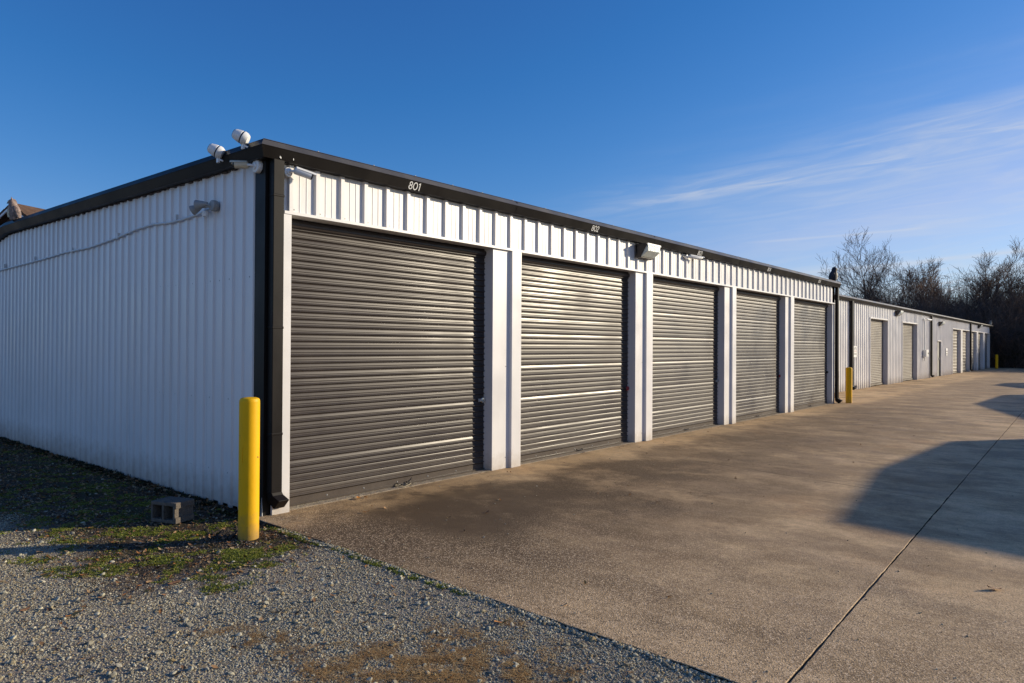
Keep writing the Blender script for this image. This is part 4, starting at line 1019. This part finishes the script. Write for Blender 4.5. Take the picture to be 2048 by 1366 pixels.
def stone_mesh(seed, sub=1):
    bm = bmesh.new(); bmesh.ops.create_icosphere(bm, subdivisions=sub, radius=1); rg = random.Random(seed)
    ax_ = Vector((rg.uniform(.75, 1.25), rg.uniform(.65, 1), rg.uniform(.45, .75)))
    pl = [(Vector((rg.gauss(0, 1), rg.gauss(0, 1), rg.gauss(0, 1))).normalized(), rg.uniform(.55, .85)) for _ in range(6)]
    for v_ in bm.verts:
        for nn, dd in pl:
            e = v_.co.dot(nn)-dd
            if e > 0: v_.co -= nn*e
        v_.co = Vector((v_.co.x*ax_.x, v_.co.y*ax_.y, v_.co.z*ax_.z))
    me = bpy.data.meshes.new('stone'); bm.to_mesh(me); bm.free(); me.materials.append(STONEM); return me
stones = [stone_mesh(k, 2 if k < 3 else 1) for k in range(7)]
DARKSTONEM = inst_material('stone_darkened_for_shade', [(.16, .14, .12), (.10, .085, .07), (.22, .19, .16), (.13, .10, .075), (.30, .27, .24), (.09, .08, .07), (.18, .13, .08)])  # darker copy of the gravel stone colours, painting in the shade on the soil
dark_stones = []
for q_ in stones:
    w_ = q_.copy(); w_.materials.clear(); w_.materials.append(DARKSTONEM); dark_stones.append(w_)
def soilmask(x, y):
    """1 on the weedy soil by the wall, 0 on the gravel drive"""
    wob = .12*np.sin(x*5.3+1)*np.cos(y*4.1)+.08*np.sin(x*11+y*9)
    return smooth(-1.95, -1.35, y+wob+.25*smooth(.8, -.5, x)*0)*smooth(1.55, 1.0, x+wob)
CX, CY = 6.007, -3.5225
def visible(x, y, margin=3):
    dx = x-CX; dy = y-CY; r = dx*R.x+dy*R.y; fz = dx*F.x+dy*F.y
    ok = fz > 1.5
    u = 1024+1406*r/np.maximum(fz, .1); vv_ = 691+1406*1.64/np.maximum(fz, .1)
    return ok & (u > -160) & (u < 2150) & (vv_ < 1520)
def sample(n, x0, x1, y0, y1, dens):
    out = []
    tot = 0
    while tot < n:
        x = rng.uniform(x0, x1, 60000); y = rng.uniform(y0, y1, 60000)
        k = (rng.random(60000) < dens(x, y)) & visible(x, y)
        out.append(np.stack([x[k], y[k]], 1)); tot += k.sum()
    return np.concatenate(out)[:n]
def offslab(x, y): return y < (EDGE(x)-.012)
def notwall(x, y): return (x > .03) | (y < -.03)
def dist(x, y): return np.hypot(x-CX, y-CY)
def place(name, n, box, dens, smin, smax, protos, label, cat, power=2.0, lift=.25, tilt=3.14, zs=1.0, flat=False):
    q = sample(n, *box, dens); n = len(q); z = gz(q[:, 0], q[:, 1])
    s = smin+(smax-smin)*rng.random(n)**power
    P = np.stack([q[:, 0], q[:, 1], z+s*lift], 1)
    Rr = np.stack([rng.uniform(-tilt, tilt, n), rng.uniform(-tilt, tilt, n), rng.uniform(0, 6.28, n)], 1)
    S = np.stack([s, s, s*zs], 1)
    return tag(scatter(name, P, Rr, S, rng.integers(0, len(protos), n), protos), label, cat, kind='stuff')
gravel_d = lambda x, y: (.45+.55*np.clip(.5+.9*np.sin(x*1.9+1.1*np.sin(y*2.3))*np.cos(y*2.7+.8*np.sin(x*3.1))+.25*np.sin(x*7.3)*np.sin(y*8.9), 0, 1))*offslab(x, y)*notwall(x, y)*(1-.975*soilmask(x, y))*np.clip(4.6/dist(x, y), .12, 1)**1.4
place('gravel', 150000, (-7, 5.2, -5.4, -.0), gravel_d, .0024, .0080, stones, 'grey crushed gravel of the drive', 'gravel', 2.4, .2, .6)
place('pebble', 1700, (-7, 5.2, -5.0, -.0), lambda x, y: offslab(x, y)*notwall(x, y)*(1-.85*soilmask(x, y))*np.clip(4/dist(x, y), .1, 1), .009, .021, stones, 'larger loose stones on the gravel and soil', 'gravel', 2.5, .3, .6)
place('soil_stone', 13000, (-9.5, 1.4, -2.6, -.03), lambda x, y: offslab(x, y)*notwall(x, y)*np.clip(soilmask(x, y), .0, 1)*(1-.93*smooth(-1.25, -.9, y)*(x < .2)), .003, .012, dark_stones, 'small stones in the weedy soil by the wall', 'gravel', 2.2, .1, .6)
place('edge_gravel', 4200, (.5, 5.0, -.5, -.1), lambda x, y: np.clip((EDGE(x)-y > .0)*np.exp(-((EDGE(x)-y-.012)/.032)**2), 0, 1), .004, .013, stones, 'coarser stones piled against the edge of the concrete', 'gravel', 1.8, .55, .8)
def leaf_mesh(seed, m):
    rg = random.Random(seed); nL, nW = 5, 3; V = []; Fc = []; curl = rg.uniform(.3, 1.1); fold = rg.uniform(-.2, .6)
    for i in range(nL+1):
        t_ = i/nL; w_ = .42*math.sin(math.pi*min(1, t_*.93+.05))**.8*(1+rg.uniform(-.25, .25))
        for j in range(nW):
            s_ = (j-1); V.append(((t_-.5)*2, s_*w_, curl*.35*(2*t_-1)**2+fold*abs(s_)*w_+rg.gauss(0, .05)))
    for i in range(nL):
        for j in range(nW-1): a = i*nW+j; Fc.append((a, a+1, a+nW+1, a+nW))
    me = bpy.data.meshes.new('leaf'); me.from_pydata(V, [], Fc); me.materials.append(m); me.polygons.foreach_set('use_smooth', [True]*len(Fc)); return me
leaves = [leaf_mesh(k, LITM) for k in range(5)]
place('leaf_litter', 7000, (-9.5, 4.8, -3.2, -.02), lambda x, y: offslab(x, y)*notwall(x, y)*np.clip(.07+soilmask(x, y)+.25*(rng.random(len(x)) < .0), 0, 1), .010, .026, leaves, 'small dead brown leaves scattered over the soil and gravel', 'leaf litter', 2, .3, .5)
place('wall_leaf_litter', 700, (-9.5, 0.1, -.30, -.035), lambda x, y: smooth(-.3, -.05, y), .014, .034, leaves, 'dead leaves drifted against the foot of the shaded wall', 'leaf litter', 1.5, .3, .8)
def tuft_mesh(seed, nb, h, w, spread, m, broad=False):
    rg = random.Random(seed); V = []; Fc = []
    for _ in range(nb):
        a = rg.uniform(0, 6.283); p = Vector((rg.gauss(0, spread), rg.gauss(0, spread), 0)); d = Vector((math.cos(a), math.sin(a), 0)); s_ = Vector((-d.y, d.x, 0)); hh = h*rg.uniform(.5, 1.1); out = rg.uniform(.3, 1.0)*hh
        i = len(V); ww = w*rg.uniform(.6, 1.2)
        V += [p-s_*ww*.6, p+s_*ww*.6, p+d*out*.4+Vector((0, 0, hh*.65))-s_*ww, p+d*out*.4+Vector((0, 0, hh*.65))+s_*ww, p+d*out+Vector((0, 0, hh*(.75 if broad else 1.0)))]
        Fc += [(i, i+1, i+3, i+2), (i+2, i+3, i+4)]
    me = bpy.data.meshes.new('tuft'); me.from_pydata([tuple(v) for v in V], [], Fc); me.materials.append(m); return me
weeds = [tuft_mesh(k, 16, .8, .13, .5, GRASSM, True) for k in range(4)]
DGR = inst_material('wall_weed_darkened_for_shade', [(.030, .042, .012), (.045, .055, .016), (.05, .035, .02), (.025, .03, .012)], .7, .2)  # darker copy of the green weed, with the wall's shade in its colour
dweeds = [tuft_mesh(30+k, 16, .8, .13, .5, DGR, True) for k in range(4)]
def blob(x, y, cx, cy, sx, sy, rot=0):
    c, s = math.cos(rot), math.sin(rot); u = ((x-cx)*c+(y-cy)*s)/sx; w = (-(x-cx)*s+(y-cy)*c)/sy; return np.exp(-(u*u+w*w))
def clump(x, y): return np.clip(.5+.5*np.sin(x*7+2*np.sin(y*5))*np.cos(y*8+1.5*np.sin(x*6))+.3*np.sin(x*23)*np.sin(y*19), 0, 1)
def weed_d(x, y):
    d = .9*blob(x, y, 1.12, -.98, .30, .34, .5)+.95*blob(x, y, .92, -.62, .26, .16, .6)+.8*blob(x, y, -.05, -.72, .45, .13, .75)+.34*blob(x, y, .55, -1.15, .55, .25, .7)+.22*blob(x, y, .3, -1.55, .8, .25, .5)+.12*blob(x, y, -.9, -1.5, .9, .3, .7)+.10*blob(x, y, -1.0, -.5, 1.4, .35)*(x < .0)+.10*(y > -1.6)*(x < .3)
    return np.clip(d*clump(x, y)**2*1.7-.04, 0, 1)*offslab(x, y)*notwall(x, y)*(np.hypot(x-.535, y+.46) > .09)
place('ground_weed', 15000, (-9, 1.9, -2.2, -.03), weed_d, .006, .019, weeds, 'low green clover-like weeds by the bollard and wall', 'weeds', 1.6, 0, .15)
place('wall_weed', 900, (-9.5, 0.05, -.18, -.035), lambda x, y: clump(x*1.3, y), .02, .050, dweeds, 'weeds coloured dark for shade at the foot of the shaded wall', 'weeds', 2.2, 0, .15)
def edge_d(x, y):
    e = EDGE(x)-y; return np.clip((e > .0)*(e < .08)*(.9*blob(x, 0, 1.95, 0, .42, 1)+.5*blob(x, 0, 2.6, 0, .22, 1)+.6*blob(x, 0, .75, 0, .3, 1))*clump(x*2, y), 0, 1)
place('edge_weed', 900, (.2, 4.6, -.5, -.05), edge_d, .010, .024, weeds, 'green weeds growing along the edge of the concrete', 'weeds', 1.6, 0, .15)
def straw_mesh(seed):
    rg = random.Random(seed); V = []; Fc = []
    for _ in range(16):
        a = rg.uniform(0, 6.283); p = Vector((rg.gauss(0, .8), rg.gauss(0, .8), rg.uniform(.0, .22))); L_ = rg.uniform(.4, 1.3); w_ = .030
        d = Vector((math.cos(a), math.sin(a), rg.gauss(0, .10))); s_ = Vector((-d.y, d.x, 0)); i = len(V); m_ = p+d*L_*.5+Vector((0, 0, rg.uniform(.0, .10)))
        V += [p-s_*w_, p+s_*w_, m_-s_*w_, m_+s_*w_, p+d*L_]; Fc += [(i, i+1, i+3, i+2), (i+2, i+3, i+4)]
    me = bpy.data.meshes.new('straw'); me.from_pydata([tuple(v) for v in V], [], Fc); me.materials.append(STRAWM); return me
straws = [straw_mesh(70+k) for k in range(5)]
def straw_d(x, y): return np.clip(1.2*(blob(x, y, 3.35, -1.12, .50, .22, .55)+.9*blob(x, y, 3.75, -.88, .22, .12, .3)+.5*blob(x, y, 3.2, -.72, .16, .08)+.5*blob(x, y, 2.35, -1.45, .25, .10, .4)+.5*blob(x, y, 3.45, -.42, .12, .05)+.03*blob(x, y, .6, -1.5, 1.1, .4, .5))*(clump(x*1.7, y*1.7) > .42), 0, 1)*offslab(x, y)
place('dry_grass', 2300, (-1.5, 4.6, -2.4, -.3), straw_d, .016, .038, straws, 'matted dry brown grass lying on the gravel', 'dry grass', 1.6, .12, .12)

# individually placed dead leaves and chips
SL = [mat('dry_leaf_tan', (.42, .25, .12), .75, .3, var=.25, vscale=60), mat('dry_leaf_brown', (.28, .14, .065), .75, .3, var=.25, vscale=60), mat('dry_leaf_orange', (.55, .24, .06), .75, .3, var=.25, vscale=60)]
big = [leaf_mesh(90+k, SL[k % 3]) for k in range(6)]
LV = [(-.29, -1.73, .065, 'large tan dead leaf standing on the soil at far left'), (1.17, -1.35, .060, 'curled brown dead leaf at the lower edge of the green weeds'), (-.74, -1.23, .035, 'small orange leaf beyond the bollard shadow'), (-.03, -1.13, .050, 'dead leaf just below the bollard shadow, left of the block'),
      (.07, -1.14, .055, 'twisted tan leaf below the bollard shadow'), (3.34, -.45, .060, 'reddish forked dead leaf on the gravel close to the concrete edge'), (2.76, -1.24, .036, 'pale tan leaf on open gravel'), (5.43, 2.11, .060, 'single pale curled leaf on the concrete at the right'), (2.73, -1.45, .03, None), (1.75, -2.14, .035, None),
      (1.31, -1.48, .03, None), (.62, .69, .045, 'tan leaf on the concrete in front of door 801'), (.61, .93, .032, None), (1.48, 1.46, .045, 'small tan leaf on the concrete right of door 801'), (.07, 1.02, .055, 'orange leaf against the sill of door 801'), (.10, 1.10, .045, None), (3.87, .56, .03, None), (3.32, .42, .03, None), (3.45, .01, .025, None),
      (.92, -2.15, .045, None), (1.28, -1.99, .06, None), (2.18, -1.29, .03, None), (2.04, -1.63, .028, None), (.31, -1.85, .06, None), (-.11, -.78, .032, None), (-.05, -1.24, .04, None), (2.08, 3.08, .035, None), (2.49, 2.94, .04, None), (.44, -.62, .05, None), (.25, -.35, .05, 'orange leaf at the foot of the dark downspout'), (1.36, 4.11, .03, None), (.0, 5.25, .03, None), (-.08, 13.1, .04, None), (2.9, 9.0, .04, None)]
for k, (x, y, s_, lb) in enumerate(LV):
    on = (y > EDGE(x)) and x > -.01; z = 0.0 if on else float(gz(x, y))
    o = link('dead_leaf', big[k % 6] if k not in (2, 14, 29) else big[2], None, loc=(x, y, z+s_*.22)); o.scale = (s_*.8,)*3
    o.rotation_euler = (random.uniform(-.4, .4), random.uniform(-.35, .35), random.uniform(0, 6.28))
    near_what = ('on the concrete before the first door' if (on and y < 3.2 and x < 2.2) else 'on the open concrete in the foreground' if (on and y < 3.2) else 'on the concrete further along the doors' if on else 'on the gravel at the bottom left corner' if x < 1.35 and y < -1.7 else 'on the weedy soil by the nearest bollard' if x < 1.2 else 'on the open gravel left of the dry grass')
    tag(o, lb or ('small dead leaf lying ' + near_what), 'leaf', 'single dead leaves on the ground')
# dark chips on the concrete
# crumbled earth lump by the bollard foot
mb = MB()
for _ in range(260):
    a = random.uniform(0, 6.28); r_ = abs(random.gauss(0, .14)); x = .30+r_*math.cos(a)*1.3; y = -.50+r_*math.sin(a)*.6
    if math.hypot(x-.535, y+.46) < .10 or y > EDGE(x)-.02: continue
    s_ = random.uniform(.006, .022); mb.lathe([(s_*.5, -s_*.4), (s_, 0), (s_*.6, s_*.6)], aim((x, y, float(gz(x, y))+s_*.4), (random.gauss(0, .5), random.gauss(0, .5), 1), random.random()), 6)
tag(mb.obj('earth_crumbs', mat('dark_earth', (.06, .05, .04), .95, .1, var=.4, vscale=40)), 'crumbled dark earth left of the nearest bollard foot', 'soil', kind='stuff')

# grit swept up along the door thresholds, loose bits on the slab
def place_xy(name, q, smin, smax, protos, label, cat, z0):
    n = len(q); s_ = smin+(smax-smin)*rng.random(n)**2.2
    P = np.stack([q[:, 0], q[:, 1], z0+s_*.2], 1)
    tag(scatter(name, P, np.stack([rng.uniform(-.5, .5, n), rng.uniform(-.5, .5, n), rng.uniform(0, 6.28, n)], 1), np.repeat(s_[:, None], 3, 1), rng.integers(0, len(protos), n), protos), label, cat, kind='stuff')
n = 5200; yy = .25+17.3*rng.random(n)**1.5; xx = -.115+np.abs(rng.normal(0, .055, n)); k = np.ones(n, bool)
for (a, b) in ((3.14, 3.72), (6.70, 7.26), (10.25, 10.80), (13.8, 14.36)): k &= ~((yy > a) & (yy < b) & (xx < .06))
place_xy('threshold_grit', np.stack([xx, yy], 1)[k], .0018, .0075, stones, 'sandy grit collected along the door thresholds', 'grit', .004)
q = sample(420, .1, 5.6, -.3, 9, lambda x, y: (y > EDGE(x)+.01)*np.clip(.06+np.exp(-(y-EDGE(x))/.12), 0, 1))
place_xy('slab_grit', q, .0025, .009, stones, 'loose stones kicked onto the concrete', 'grit', .001)
q = sample(160, .0, 4.0, .0, 14, lambda x, y: (y > EDGE(x)+.01)*np.exp(-x/1.2))
place_xy('slab_leaf_bits', q, .008, .020, leaves, 'crumbs of dead leaf on the concrete by the doors', 'leaf litter', .002)
